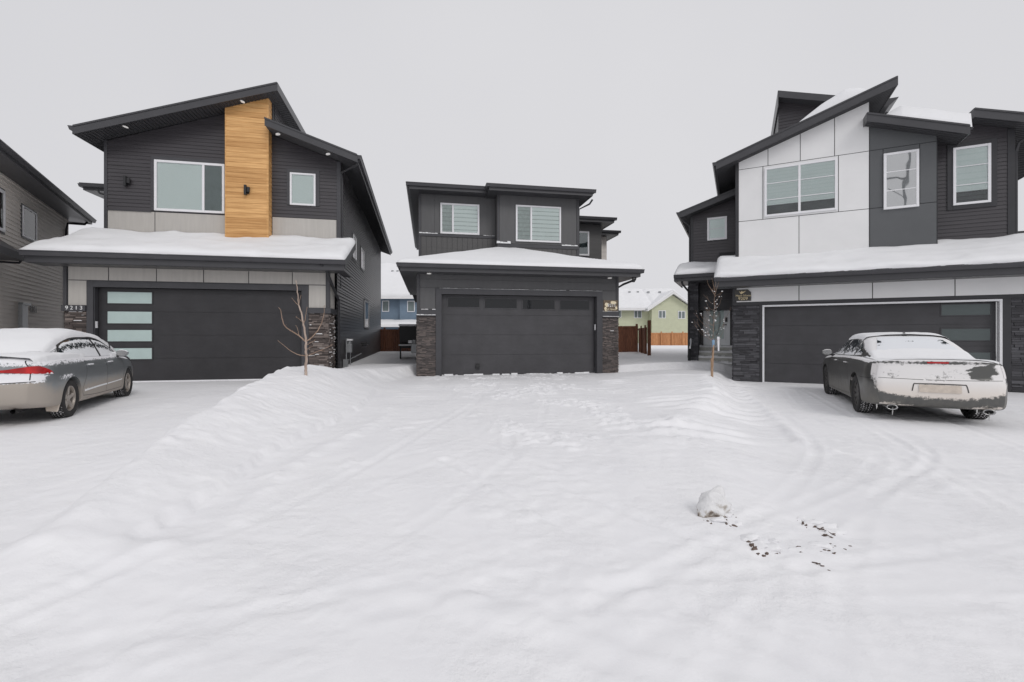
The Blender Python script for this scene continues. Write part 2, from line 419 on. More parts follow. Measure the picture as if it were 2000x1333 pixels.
def window(root, y, u0, u1, v0, v1, mull=(), styles=None, frame=.055, muntins=(), trim=None, trim_mat='trim_dark', mp=None, label=None, zebra=.11, glass='glass'):
    """white vinyl window on plane y (or mapping mp): frame part with pane / blind sub-parts"""
    mp = mp or front(y); fr = MB()
    def bx(mb, a0, a1, b0, b1, d0, d1, tone=.5):
        mb.hexa([mp(a0, b0, d0), mp(a1, b0, d0), mp(a1, b1, d0), mp(a0, b1, d0), mp(a0, b0, d1), mp(a1, b0, d1), mp(a1, b1, d1), mp(a0, b1, d1)], tone)
    if trim:
        t = MB(); l, r, tp, bt = trim
        if l: bx(t, u0-l, u0, v0-bt, v1+tp, .004, .034)
        if r: bx(t, u1, u1+r, v0-bt, v1+tp, .004, .034)
        if tp: bx(t, u0, u1, v1, v1+tp, .004, .036)
        if bt: bx(t, u0, u1, v0-bt, v0, .004, .036)
        t.build('window_trim', trim_mat, root, bevel=.004)
    f = frame
    bx(fr, u0, u0+f, v0, v1, .0, .062); bx(fr, u1-f, u1, v0, v1, .0, .062)
    bx(fr, u0+f, u1-f, v0, v0+f, .0, .060); bx(fr, u0+f, u1-f, v1-f, v1, .0, .060)
    xs = [u0+f]
    for m in mull: bx(fr, m-.035, m+.035, v0+f, v1-f, .0, .058); xs += [m-.035, m+.035]
    xs.append(u1-f)
    W = fr.build('window', 'vinyl_white', root, bevel=.006)
    if label: W['label'] = label
    for k in range(0, len(xs), 2):
        a, b = xs[k], xs[k+1]; st = (styles or ['blind'])[min(k//2, len(styles or [1])-1)]
        bl = MB()
        if st == 'plain': bx(bl, a, b, v0+f, v1-f, .012, .016, .75); nm, mt = 'blind', 'blind'
        elif st == 'zebra':
            z = v1-f; i = 0
            while z > v0+f+.005:
                zz = max(z-zebra*(.78 if i % 2 == 0 else .22), v0+f); dd = .020 if i % 2 == 0 else .016
                bx(bl, a, b, zz, z, .010, dd, .92 if i % 2 == 0 else .22); z = zz; i += 1
            nm, mt = 'blind', 'blind'
        elif st == 'half':
            cut = v0+(v1-v0)*.24; z = v1-f; i = 0
            while z > cut:
                zz = max(z-zebra*(.78 if i % 2 == 0 else .22), cut)
                bx(bl, a, b, zz, z, .014, .020 if i % 2 == 0 else .017, .85 if i % 2 == 0 else .55); z = zz; i += 1
            bx(bl, a, b, cut-.02, cut, .012, .026, 1.0)
            dk = MB(); bx(dk, a, b, v0+f, cut, .008, .010); dk.build('interior', 'interior', W)
            nm, mt = 'blind', 'blind'
        elif st == 'white': bx(bl, a, b, v0+f, v1-f, .012, .016); nm, mt = 'blind', 'blind_white'
        elif st == 'screen': bx(bl, a, b, v0+f, v1-f, .012, .016); nm, mt = 'insect_screen', 'screen'
        elif st == 'zscreen':
            z = v1-f; i = 0
            while z > v0+f+.005:
                zz = max(z-zebra*(.78 if i % 2 == 0 else .22), v0+f)
                bx(bl, a, b, zz, z, .010, .020 if i % 2 == 0 else .016, .12 if i % 2 == 0 else .0); z = zz; i += 1
            nm, mt = 'blind', 'blind'
        else: bx(bl, a, b, v0+f, v1-f, .004, .008); nm, mt = 'interior', 'interior'
        bl.build(nm, mt, W)
        g = MB(); bx(g, a, b, v0+f, v1-f, .036, .040); g.build('pane', glass, W)
        if muntins:
            mn = MB()
            for q in muntins: zq = v0+(v1-v0)*q; bx(mn, a, b, zq-.011, zq+.011, .0405, .050)
            mn.build('muntin', 'vinyl_white', W)
    return W

def gutter(mb, p0, p1, out, h=.125, d=.12):
    """K-style gutter from p0 to p1 (top back edge), 'out' = unit horizontal outward vector"""
    p0, p1, out = Vector(p0), Vector(p1), Vector(out)
    prof = [(0, 0), (d, .0), (d, -.025), (d-.012, -.03), (d-.03, -h*.72), (d-.045, -h), (0, -h)]
    mb.ext([p0+out*a+Vector((0, 0, b)) for a, b in prof], p1-p0)
def can_light(root, u, y, v, nrm=(0, 0, -1)):
    mb = MB(); n = 14; c = Vector((u, y, v)); nn = Vector(nrm).normalized(); a = Vector((1, 0, 0)); a = (a-nn*a.dot(nn)).normalized(); b = nn.cross(a)
    mb.ext([c+a*.075*math.cos(6.283*k/n)+b*.075*math.sin(6.283*k/n)-nn*.01 for k in range(n)], nn*.018)
    mb.build('soffit_light', 'lamp_lens', root)
def wall_light(root, u, y, v):
    mb = MB(); mb.box(u-.05, u+.05, y-.03, y, v-.09, v+.09)
    w = mb.build('wall_light', 'metal_dark', root, bevel=.004)
    s = MB(); s.box(u-.075, u-.005, y-.13, y-.03, v-.15, v+.17); s.box(u+.0, u+.085, y-.10, y-.03, v-.05, v+.11)
    s.build('lamp_shade', 'metal_dark', w, bevel=.006)
def ribs(mb, u0, u1, y0, y1, zf, step=.10):
    """soffit ribs running in depth, hung under plane z=zf(u)"""
    u = u0
    while u < u1:
        z = zf(u); mb.box(u, u+.018, y0, y1, z-.012, z+.004); u += step

def garage_door(root, u0, u1, v1, y, mat, panes, nsec=4, glass='frosted', recess_label=None, rows=8):
    d = MB(); h = v1/nsec
    for k in range(nsec):
        a = k*h; b = (k+1)*h
        d.box(u0, u1, y, y+.045, a+.003, b-.003)
        d.box(u0, u1, y-.0016, y-.0003, a+.008, (a+b)/2-.004); d.box(u0, u1, y-.0016, y-.0003, (a+b)/2+.004, b-.008)
    d.box(u0, u1, y+.012, y+.05, 0, v1)
    D = d.build('garage_door', mat, root, bevel=0)
    for (a, b, c, e, g) in panes:
        f = MB(); t = .03
        f.box(a-t, b+t, y-.016, y-.001, c-t, c); f.box(a-t, b+t, y-.016, y-.001, e, e+t)
        f.box(a-t, a, y-.016, y-.001, c, e); f.box(b, b+t, y-.016, y-.001, c, e)
        f.build('pane_frame', mat, D, bevel=.003)
        p = MB(); p.box(a, b, y-.009, y-.005, c, e); p.build('pane', g, D)
    return D
def downspout(root, pts, r=.035, mat='trim_black'):
    mb = MB(); mb.tube(pts, r, 8); return mb.build('downspout', mat, root, smooth=False)
# ============================================================ GROUND
def I(y, xs, vs): return np.interp(y, xs, vs)
def polydist(X, Y, pts):
    d = np.full(X.shape, 1e9); sgn = np.zeros(X.shape)
    for (ax, ay), (bx, by) in zip(pts[:-1], pts[1:]):
        dx, dy = bx-ax, by-ay; L2 = dx*dx+dy*dy
        t = np.clip(((X-ax)*dx+(Y-ay)*dy)/L2, 0, 1); ex = X-ax-t*dx; ey = Y-ay-t*dy
        dd = np.hypot(ex, ey); s = (dx*ey-dy*ex)/math.sqrt(L2)
        m = dd < d; d = np.where(m, dd, d); sgn = np.where(m, s, sgn)
    return d, sgn
def ground_h(X, Y, detail=True):
    X = np.asarray(X, float); Y = np.asarray(Y, float)
    r = ss(X-.44*Y-.35, -.5, .6)                                   # right driveway lies a little lower
    sy = ss(Y, 1.5, 6)
    H = .10*sy*(1-r) + (-.03)*sy*r
    wob = .22*fbm(X*1.3+3, Y*1.3, 4)+.10*fbm(X*4, Y*4+9, 3)
    # ---- left bank / front lawn
    XR = I(Y, [2.4, 3.1, 4, 5.4, 7.7, 8.9, 11.3, 13.5, 15.1, 16.5], [-2.3, -2.54, -2.6, -2.72, -2.72, -2.85, -3.3, -3.55, -3.3, -2.8])
    XL = I(Y, [2.6, 3.7, 4.8, 5.6, 7, 9, 10.6, 12.2, 14], [-3.2, -3.6, -4.05, -4.3, -4.75, -5.35, -5.55, -5.6, -5.75])
    hb = I(Y, [2.2, 3.2, 4.4, 5.6, 7, 8.5, 10, 11.2, 12.6, 14, 30], [0, .11, .20, .29, .39, .48, .55, .54, .42, .33, .33])
    wl = I(Y, [3, 7, 11, 14], [.38, .55, .6, .4]); wr = I(Y, [3, 7, 11, 14, 16], [.6, 1.5, 1.7, .8, .4])
    el = ss(X+wob-XL, -.05, wl); er = ss(XR-X+wob*.5, -.02, wr)
    toe = .085*ss(XR-X+wob*.6, .0, .06)*ss(Y, 2.6, 3.4)*(1-ss(Y, 11, 12.5))
    lump = 1+.22*fbm(X*.9, Y*.8+2, 3)
    m = np.where(Y > 16.4, ss(X+.2*Y+9.5-.0, -40, -30)*0+1, el*er)
    back = (Y > 16.4)
    bank = hb*el*er*lump*1.0+toe*el
    H = H+np.where(back, .25, bank)*np.where(back, 1, 1)
    cr2 = np.exp(-((X-(XL+.45+wob*.8))/.30)**2)*ss(Y, 2.8, 4)*(1-ss(Y, 10.5, 12)); H = H+cr2*(.030+.10*np.maximum(0, fbm(X*4.5+2, Y*4.5, 3)))
    # low second windrow beside the toe
    d2 = X-(XR+.50+.12*np.sin(Y*1.1)); H = H+.035*np.exp(-(d2/.12)**2)*ss(Y, 3.0, 4.0)*(1-ss(Y, 8, 9.5))*(1+1.2*fbm(X*5, Y*5, 3))
    # street edge windrows lower left
    d3, s3 = polydist(X, Y, [(-5, 2.9), (-3.2, 2.75), (-2.2, 2.95)])
    H = H+.05*np.exp(-(d3/.22)**2)*(1+fbm(X*3, Y*3, 3))
    d4, s4 = polydist(X, Y, [(-4, 1.6), (-2.6, 2.15), (-2.0, 2.25)])
    H = H+.045*ss(s4, -.1, .45)*np.exp(-np.maximum(s4, 0)**2/.8)*ss(-X, 1.5, 2.4)
    XE = .53*Y-.55+.25*np.sin(Y*.8)
    cr3 = np.exp(-((X-(XE-.45+wob))/.40)**2)*ss(Y, 4, 6)*(1-ss(Y, 12.5, 14)); H = H+cr3*(.03+.14*np.maximum(0, fbm(X*4+7, Y*4, 3)))
    # ---- mound between the middle and right drives
    XE = .53*Y-.55+.25*np.sin(Y*.8)
    mo = ss(XE-X+wob, -.05, .65)*ss(X-(.16*Y+.2)+wob, 0, 3.2)
    mo = mo*I(Y, [4.5, 6.5, 9, 12, 14.5, 18, 22], [0, .10, .20, .20, .15, .12, .10])
    H = H+mo
    d5, s5 = polydist(X, Y, [(7.0, 14.6), (5.2, 9.4), (4.0, 6.3), (4.2, 4.4)])
    H = H+.04*np.exp(-(d5/.10)**2)*(1+1.5*fbm(X*4, Y*4, 3))
    # wind ripples
    amp = ss(fbm(X*.45+9, Y*.6+4, 3)+.10, -.05, .20)
    ph = (Y-.10*(X-2.6)**2*.35+.35*fbm(X*.8, Y*.9, 2))*2*math.pi/.47
    rp = ss(X-.10*Y, .3, 1.6)*(1-ss(X-.52*Y, -.3, .6))*ss(Y, 4.6, 6.2)*(1-ss(Y, 13.6, 15))
    H = H+.024*rp*amp*(np.sin(ph)+.35*np.sin(2*ph+.8))
    rp2 = (1-ss(np.abs(X+.9), 1.2, 2.6))*ss(Y, 8.5, 10)*(1-ss(Y, 14, 15))
    H = H+.010*rp2*ss(fbm(X*1.1, Y*1.1+7, 2), 0, .12)*np.sin((Y+.2*fbm(X, Y, 2))*2*math.pi/.42)
    if detail:
        # vehicle tracks: pressed ruts with small side ridges
        tracks = [([(-.9, 14.5), (-.7, 10), (-1.2, 6.5), (-1.75, 4), (-2.6, 2.2), (-3.5, 1)], .011), ([(.6, 14.5), (.7, 10), (.35, 6.5), (-.4, 4), (-1.5, 2.2), (-2.6, 1)], .009),
            ([(-.05, 6.3), (.0, 5.3), (.35, 4.4), (1.1, 3.4), (1.8, 2.8)], .014), ([(-.75, 5.0), (-.2, 4.3), (.35, 3.4), (.8, 2.6), (1.5, 1.8)], .014),
            ([(8.4, 13.5), (6.5, 9), (5.3, 6.2), (4.5, 4.3), (3.9, 2.6), (3.3, 1.2)], .011), ([(9.8, 13.0), (8.0, 8.8), (6.7, 6.0), (5.8, 4.1), (5.1, 2.6), (4.4, 1.2)], .011),
            ([(6.8, 13), (5.1, 8.6), (4.1, 6.2), (2.9, 4.6), (1.6, 3.3), (.4, 2.4)], .010), ([(-14, 3.3), (-9, 2.7), (-4, 1.9), (0, 1.55), (4, 1.7), (9, 2.6), (14, 4.2)], .012),
            ([(-9, 9.5), (-7, 6), (-5.2, 4), (-3.8, 2.6), (-2.5, 1.6)], .009), ([(-7, 10.5), (-5.9, 7), (-4.6, 4.6)], .007), ([(12, 6.5), (8, 5), (5.5, 3.9), (3, 3.1), (.5, 2.6)], .008)]
        tr_ = random.Random(77)
        for _k in range(9):                      # fan of fine tracks turning out of the right driveway
            xe = tr_.uniform(-1, 9); ye = tr_.uniform(1.3, 2.4); xs_ = tr_.uniform(6.6, 11)
            tracks.append(([(xs_, 12.5), (xs_*.66+.5, 8.2), (4.6+(xs_-6)*.35+(xe-4)*.12, 5.6), (4.3+(xe-4)*.5, 3.6), (xe, ye)], tr_.uniform(.0045, .008)))
        for _k in range(7):                      # tracks leaving the middle and left driveways
            x0 = tr_.uniform(-2.2, 1.6); tracks.append(([(x0, 13.5), (x0+tr_.uniform(-.4, .3), 9), (x0+tr_.uniform(-.8, .6), 6), (x0+tr_.uniform(-2.2, 1.2), 3.6), (x0+tr_.uniform(-4, 2.5), 1.5)], tr_.uniform(.004, .007)))
        for _k in range(5):
            y0 = tr_.uniform(1.5, 3.4); tracks.append(([(-14, y0+1.5), (-7, y0+.5), (0, y0), (6, y0+.4), (14, y0+2)], tr_.uniform(.002, .004)))
        for pts, a in tracks:
            # smooth polyline
            P = [np.array(p, float) for p in pts]; Q = []
            for i in range(len(P)-1):
                p0 = P[max(i-1, 0)]; p1 = P[i]; p2 = P[i+1]; p3 = P[min(i+2, len(P)-1)]
                for t in np.linspace(0, 1, 6)[:-1]:
                    Q.append(tuple(.5*((2*p1)+(-p0+p2)*t+(2*p0-5*p1+4*p2-p3)*t*t+(-p0+3*p1-3*p2+p3)*t**3)))
            Q.append(tuple(P[-1]))
            bx = [q[0] for q in Q]; by = [q[1] for q in Q]
            msk = (X > min(bx)-.6) & (X < max(bx)+.6) & (Y > min(by)-.6) & (Y < max(by)+.6)
            if not msk.any(): continue
            d, s = polydist(X[msk], Y[msk], Q)
            f = .65+.9*fbm(X[msk]*.8+a*900, Y[msk]*.8, 2)
            prof = -np.exp(-(d/.060)**4)*1.0+1.0*np.exp(-((d-.095)/.028)**2)
            tread = .25*np.exp(-(d/.08)**4)*np.sin((X[msk]*.6+Y[msk])*2*math.pi/.06)
            H[msk] = H[msk]+a*.95*f*(prof+tread*.6)
        # footprints
        for cx, cy, a, sx, sy_, k in [(-.18, 3.62, .2, .16, .10, 1), (.07, 3.52, .1, .14, .10, 1), (.24, 3.60, -.1, .15, .09, 1), (-.05, 2.62, .3, .20, .15, -1), (-.25, 2.42, .3, .16, .14, 1),
            (.02, 2.33, .1, .20, .12, 1), (.42, 2.72, .5, .12, .14, 1), (-1.6, 2.05, .4, .22, .12, 1), (-1.95, 1.85, .6, .2, .12, 1), (1.5, 10.6, 0, .2, .1, -1), (2.0, 9.8, 0, .2, .1, -1), (.4, 6.2, .4, .3, .14, 1), (-1.4, 7.2, .8, .3, .14, 1)]:
            msk = (np.abs(X-cx) < .8) & (np.abs(Y-cy) < .8)
            if msk.any():
                ux = (X[msk]-cx)*math.cos(a)+(Y[msk]-cy)*math.sin(a); uy = -(X[msk]-cx)*math.sin(a)+(Y[msk]-cy)*math.cos(a)
                rr = np.sqrt((ux/sx)**2+(uy/sy_)**2); H[msk] = H[msk]+k*.013*(1-ss(rr, .75, 1.05))
        crust = ss(fbm(X*.7+31, Y*.7+12, 3), -.02, .14)
        H = H+.012*fbm(X*1.6, Y*1.6, 4)+.020*crust*fbm(X*8, Y*8, 4)+.012*fbm(X*.35+5, Y*.35, 2)
        # broken crusty lumps beside the plough line
        cl = ss(fbm(X*1.2+50, Y*1.2, 2), .04, .16)*ss(X+3.4, 0, 1)*(1-ss(X, 1.5, 3.5))*ss(Y, 3.5, 5)
        H = H+.030*cl*ss(fbm(X*9+3, Y*9, 3), .02, .16)
    return H
def nonuni(lo, a, b, hi, fine, grow=1.09):
    c = list(np.arange(a, b, fine)); s = fine; x = c[-1]
    while x < hi: s *= grow; x += s; c.append(x)
    s = fine; x = a; pre = []
    while x > lo: s *= grow; x -= s; pre.append(x)
    return np.array(pre[::-1]+c)
gx = nonuni(-160, -9.5, 9.5, 160, .036); gy = nonuni(-60, .9, 16.2, 420, .036)
GX, GY = np.meshgrid(gx, gy); GH = ground_h(GX, GY)
nx, ny = len(gx), len(gy)
me = bpy.data.meshes.new('snowy_ground')
co = np.stack([GX, GY, GH], -1).reshape(-1, 3); me.vertices.add(nx*ny); me.vertices.foreach_set('co', co.ravel())
ii, jj = np.meshgrid(np.arange(nx-1), np.arange(ny-1)); b0 = (jj*nx+ii).ravel()
q = np.stack([b0, b0+1, b0+nx+1, b0+nx], -1).ravel(); nf = len(b0)
me.loops.add(nf*4); me.loops.foreach_set('vertex_index', q); me.polygons.add(nf)
me.polygons.foreach_set('loop_start', np.arange(0, nf*4, 4)); me.polygons.foreach_set('loop_total', np.full(nf, 4))
me.update(calc_edges=True); me.polygons.foreach_set('use_smooth', [True]*nf); me.materials.append(MT['snow_ground'])
ground = bpy.data.objects.new('snowy_ground', me); COL.objects.link(ground); ground['kind'] = 'structure'
def gz(x, y): return float(ground_h(np.array([[float(x)]]), np.array([[float(y)]]))[0, 0])

# ============================================================ LEFT HOUSE (charcoal, orange wood tower)
H = House(183, 12.85, 11.5, .106); FR = (0, 0)
R = H.root('house', 'charcoal two storey house with orange wood clad column and slanted roofs beside the silver car')
WU = 1.69                                    # upper storey set back
WB = 18.5
uG0, uG1 = H.U(127), H.U(642); uS = uG1+.05
uo0, uo1 = H.U(183), H.U(590); vo = H.V(561, 183); vE = H.V(490, 50, -.62)
uf0, uf1 = H.U(170), H.U(603); vf = H.V(549.5, 170)
uU0 = H.U(204, WU); wT = 1.36; uT0 = H.U(441, wT); uT1 = H.U(525, wT)
vcap = H.V(597, 150); vst = H.V(608, 150)
wall = MB()
wall.box(uG0, uo0, 0, .26, -.4, vE-.03); wall.box(uo1, uG1, 0, .26, -.4, vE-.03); wall.box(uo0, uo1, 0, .26, vo, vE-.03)
wall.box(uG0, uG0+.2, .26, WB, -.4, 3.4); wall.box(uG1-.25, uG1-.001, .26, .95, -.4, 3.2)
wall.build('wall', 'trim_dark', R)
# body volume behind the upper walls
wf = .98                                     # roof front edge
aA0, aA1 = (H.U(143, wf), H.V(245, 143, wf)), (H.U(540, wf), H.V(161, 540, wf))
bB0, bB1 = (H.U(517, wf), H.V(230, 517, wf)), (H.U(697, wf), H.V(302, 697, wf))
lin = lambda p, q, u: p[1]+(q[1]-p[1])*(u-p[0])/(q[0]-p[0])
A = lambda u: lin(aA0, aA1, u); B = lambda u: lin(bB0, bB1, u)
TH = .26
vb = H.V(411, 250, WU)
core = MB(); core.prism([(uU0, 2.4), (uT1+.03, 2.4), (uT1+.03, A(uT1+.03)-TH-.02), (uU0, A(uU0)-TH-.02)], WU, WB)
core.prism([(uT1+.03, 0), (uS-.002, 0), (uS-.002, B(uS)-TH-.02), (uT1+.03, B(uT1)-TH-.02)], WU+.001, WB-.01)
core.build('upper_wall', 'trim_dark', R)
sd_ = MB()
siding(sd_, [(uU0+.08, vb), (uT0, vb), (uT0, A(uT0)-TH), (uU0+.08, A(uU0)-TH)], front(WU), .117, .019)
siding(sd_, [(uT1, vb+.02), (uS-.09, vb+.02), (uS-.09, B(uS-.09)-TH), (uT1, B(uT1)-TH)], front(WU), .117, .019)
siding(sd_, [(uT1-.4, B(uT1)-TH), (uT1+.02, B(uT1)-TH), (uT1+.02, A(uT1)-TH), (uT1-.4, A(uT1)-TH)], front(WU), .117, .019)
siding(sd_, [(WU+.1, B(uT1)+.02), (WB, B(uT1)+.02), (WB, A(uT1)-TH), (WU+.1, A(uT1)-TH)], sideR(uT1+.03), .117, .019)
ve = B(uS)-TH
siding(sd_, [(.98, -.1), (WB, -.1), (WB, 2.9), (.98, 2.9)], sideR(uS), .117, .030)
siding(sd_, [(1.0, 2.9), (WB, 2.9), (WB, 3.95), (WU+.12, 3.95), (1.0, 3.35)], sideR(uS), .117, .030)
siding(sd_, [(WU+.12, 3.95), (WB, 3.95), (WB, ve), (WU+.12, ve)], sideR(uS), .117, .030)
sd_.build('siding', 'siding_charcoal', R)
tr = MB()
tr.box(uU0, uU0+.09, WU-.035, WU, vb-.8, A(uU0)-TH); tr.box(uS-.10, uS+.035, WU-.035, WU, vb-.9, B(uS)-TH)
tr.box(uS, uS+.036, WU, WU+.11, 3.0, B(uS)-TH)
tr.box(uS, uS+.03, WB-.1, WB, -.1, ve)
tr.box(uG0-.03, uG0+.055, -.035, 0, vst, vE-.25); tr.box(uG1-.075, uG1+.035, -.035, 0, vst-.02, vE-.25); tr.box(uG1, uG1+.036, 0, .07, vst, vf+1.0)
tr.each('corner_trim', 'trim_dark', R, bevel=.004)
# lower beige band of the upper storey
pb = MB(); g = .012; uj = H.U(303, WU); vlo = vb-.85
pb.box(uU0+.1, uj-g, WU-.016, WU, vlo, vb-.02); pb.box(uj+g, uT0, WU-.016, WU, vlo, vb-.02)
pb.box(uT1+.02, uS-.11, WU-.016, WU, vlo, vb-.0)
# garage fascia panels
js = [133, 212.5, 306, 398, 486, 571, 637]; vt = H.V(500, 130)
for a, b in zip(js[:-1], js[1:]): pb.box(H.U(a)+g, H.U(b)-g, -.016, 0, vf+.035, vt)
pb.box(H.U(133)+g, uf0-.004, -.016, 0, vcap+.01, vf+.012); pb.box(uf1+.004, H.U(637)-g, -.016, 0, vcap+.01, vf+.012)
pb.box(uG1, uG1+.016, .09, .9, vf+.035, vf+.9); pb.box(uG1, uG1+.016, .09, .9, vcap+.01, vf+.012)
pb.each('cladding_panel', 'panel_beige', R, bevel=.002)
cp = MB(); cp.box(uG0-.05, uf0-.003, -.075, .0, vst, vcap, .5); cp.box(uf1+.003, uG1+.07, -.075, 0, vst, vcap); cp.box(uG1, uG1+.07, 0, .95, vst, vcap)
cp.each('stone_cap', 'trim_dark', R, bevel=.004)
for i_, ch_ in enumerate('9213'): text_mesh('house_number', ch_, .15, 'numeral_white', R, (uG0+.09+.115*i_, -.083, (vst+vcap)/2+.004))
st = MB(); sn = MB()
stone(st, uG0-.0, uf0-.003, -.1, vst, front(0), RNG, snow=sn, psnow=.14)
st.cut(); stone(st, uf1+.003, uG1, -.1, vst, front(0), RNG, snow=sn, psnow=.14); stone(st, 0, .93, -.1, vst, sideR(uG1), RNG, .035, .07, .10, .25, snow=sn, psnow=.22)
S = st.each('stone_veneer', 'stone_brown', R, auto=False)[-1]; sn.build('snow', 'snow_roof', S)
fm = MB(); fm.box(uf0, uo0, -.03, .0, 0, vf); fm.box(uo1, uf1, -.03, 0, 0, vf); fm.box(uo0, uo1, -.03, 0, vo, vf)
fm.box(uo0, uo0+.02, 0, .16, 0, vo); fm.box(uo1-.02, uo1, 0, .16, 0, vo); fm.box(uo0, uo1, 0, .16, vo, vo+.02)
fm.build('door_surround', 'trim_dark', R, bevel=.004)
P = []
for (yt, yb) in ((571, 593), (609, 632), (645, 667), (680.5, 702)):
    P.append((H.U(210, .16), H.U(296.5, .16), H.V(yb, 250, .16), H.V(yt, 250, .16), 'frosted'))
D = garage_door(R, uo0+.02, uo1-.02, vo, .17, 'door_charcoal', P)
w_ = MB(); w_.box(uo0+.05, uo1-.1, .13, .169, -.02, .03); w_.build('weather_seal', 'vinyl_white', D)
kp = MB(); kp.box(uo0+.02, uo0+.045, .03, .10, H.V(641, 188), H.V(628, 188)); kp.build('keypad', 'vinyl_white', R, bevel=.004)
# tower
tw = MB(); vtb = vb-.98
tw.prism([(uT0+.02, vtb), (uT1-.02, vtb), (uT1-.02, A(uT1)-TH+.02), (uT0+.02, A(uT0)-TH+.02)], wT+.001, 3.3)
wr = random.Random(4)
siding(tw, [(uT0, vtb), (uT1-.045, vtb), (uT1-.045, A(uT1)-TH+.01), (uT0, A(uT0)-TH+.01)], front(wT), .165, .014, wr)
siding(tw, [(wT+.045, vtb), (3.3, vtb), (3.3, A(uT1)-TH+.01), (wT+.045, A(uT1)-TH+.01)], sideR(uT1-.018), .165, .014, wr)
tw.box(uT1-.06, uT1+.0, wT-.022, wT+.045, vtb, A(uT1)-TH, .45)
tw.box(uT0-.02, uT0+.015, wT-.02, WU, vtb, A(uT0)-TH, .45)
tw.build('wood_column', 'wood_clad', R)
wall_light(R, H.U(251, WU), WU-.02, H.V(357, 251, WU)); wall_light(R, H.U(484, wT), wT-.02, H.V(374, 484, wT))
v0, v1 = H.V(412, 303, WU), H.V(313, 303, WU)
window(R, WU-.012, H.U(303, WU), H.U(440, WU), v0, v1, (H.U(398.5, WU),), ['plain', 'screen'], .075, trim=(.11, 0, .12, .0))
v0, v1 = H.V(401, 567, WU), H.V(338, 567, WU)
window(R, WU-.012, H.U(567, WU), H.U(617, WU), v0, v1, (), ['plain'], .06, trim=(.10, .12, .13, .0))
lg = MB(); lg.box(uU0+.1, H.U(303, WU)-.1, WU-.05, WU-.01, vb-.03, vb+.0); L_ = lg.build('ledge', 'trim_dark', R)
for (n_, s0, s1, lz, hz) in (('a', 3.4, 4.3, 1.0, 1), ('b', 6.2, 7.2, 0, 0)): pass
for (wa, wb_, za, zb) in ((4.6, 5.5, 4.55, 5.5), (7.2, 8.3, 4.5, 5.45), (8.6, 10.4, 1.75, 3.1)):
    window(R, 0, wa, wb_, za, zb, (), ['plain'], .06, trim=(.09, .09, .09, .09), mp=sideR(uS+.01))
# roofs
def shed(R, p, q, f, uu0, uu1, y0, y1, name='roof'):
    m = MB(); m.prism([(uu0, f(uu0)-.03), (uu1, f(uu1)-.03), (uu1, f(uu1)-TH+.02), (uu0, f(uu0)-TH+.02)], y0+.03, y1)
    r = m.build(name, 'shingle', R)
    fa = MB(); fa.prism([(uu0, f(uu0)-.01), (uu1, f(uu1)-.01), (uu1, f(uu1)-TH), (uu0, f(uu0)-TH)], y0, y0+.028)
    fa.prism([(uu0-.01, f(uu0)+.008), (uu1+.01, f(uu1)+.008), (uu1+.01, f(uu1)-.045), (uu0-.01, f(uu0)-.045)], y0-.02, y0)
    return r, fa
rA, fa = shed(R, aA0, aA1, A, aA0[0], aA1[0], wf, WB+.5)
fa.ext([(aA1[0], wf, A(aA1[0])), (aA1[0]+.03, wf, A(aA1[0])), (aA1[0]+.03, wf, A(aA1[0])-TH), (aA1[0], wf, A(aA1[0])-TH)], (0, WB+.5-wf, 0))
fa.box(aA0[0]-.028, aA0[0]-.001, wf, WB+.5, A(aA0[0])-TH, A(aA0[0])-.01)
fa.build('fascia', 'fascia', rA)
so = MB(); 
uu = aA0[0]+.06
while uu < aA1[0]-.05:
    so.box(uu, uu+.02, wf+.03, WU, A(uu)-TH+.0, A(uu)-TH+.045); uu += .10
yy = WU+.1
while yy < WB:
    so.prism([(uT1+.06, A(uT1+.06)-TH+.045), (aA1[0], A(aA1[0])-TH+.045), (aA1[0], A(aA1[0])-TH+.006), (uT1+.06, A(uT1+.06)-TH+.006)], yy, yy+.03); yy += .14
for yy in np.arange(wf+.1, 7, .14): so.prism([(aA0[0], A(aA0[0])-TH+.045), (uU0, A(uU0)-TH+.045), (uU0, A(uU0)-TH+.006), (aA0[0], A(aA0[0])-TH+.006)], yy, yy+.03)
so.build('soffit', 'soffit', rA)
gt = MB(); gutter(gt, (aA0[0]-.03, wf-.0, A(aA0[0])-.01), (aA0[0]-.03, WB, A(aA0[0])-.01), (-1, 0, 0)); gt.build('gutter', 'trim_dark', rA)
rB, fb_ = shed(R, bB0, bB1, B, bB0[0], bB1[0], wf-.02, WB+.5)
fb_.box(bB1[0]+.001, bB1[0]+.026, wf-.02, WB+.5, B(bB1[0])-TH, B(bB1[0])-.01); fb_.build('fascia', 'fascia', rB)
so = MB()
for yy in np.arange(wf+.1, WB+.4, .14): so.prism([(uS+.03, B(uS+.03)-TH+.045), (bB1[0], B(bB1[0])-TH+.045), (bB1[0], B(bB1[0])-TH+.006), (uS+.03, B(uS+.03)-TH+.006)], yy, yy+.035)
so.build('soffit', 'soffit', rB)
gt = MB(); gutter(gt, (bB1[0]+.026, wf-.0, B(bB1[0])-.015), (bB1[0]+.026, WB+.5, B(bB1[0])-.015), (1, 0, 0)); gt.build('gutter', 'trim_dark', rB)
for (f, a, b) in ((A, aA0, aA1), (B, bB0, bB1)):
    s_ = MB(); snow_sheet(s_, (a[0]+.1, wf+.25, f(a[0]+.1)-.01), (b[0]-.1, wf+.25, f(b[0]-.1)-.01), (b[0]-.1, WB, f(b[0]-.1)-.01), (a[0]+.1, WB, f(a[0]+.1)-.01), .07, .35, .3, seed=3)
    s_.build('snow', 'snow_roof', rA if f is A else rB, True)
for px in (245, 473): u = H.U(px, wf+.20); can_light(R, u, wf+.20, A(u)-TH-.012, (-.2, 0, -1))
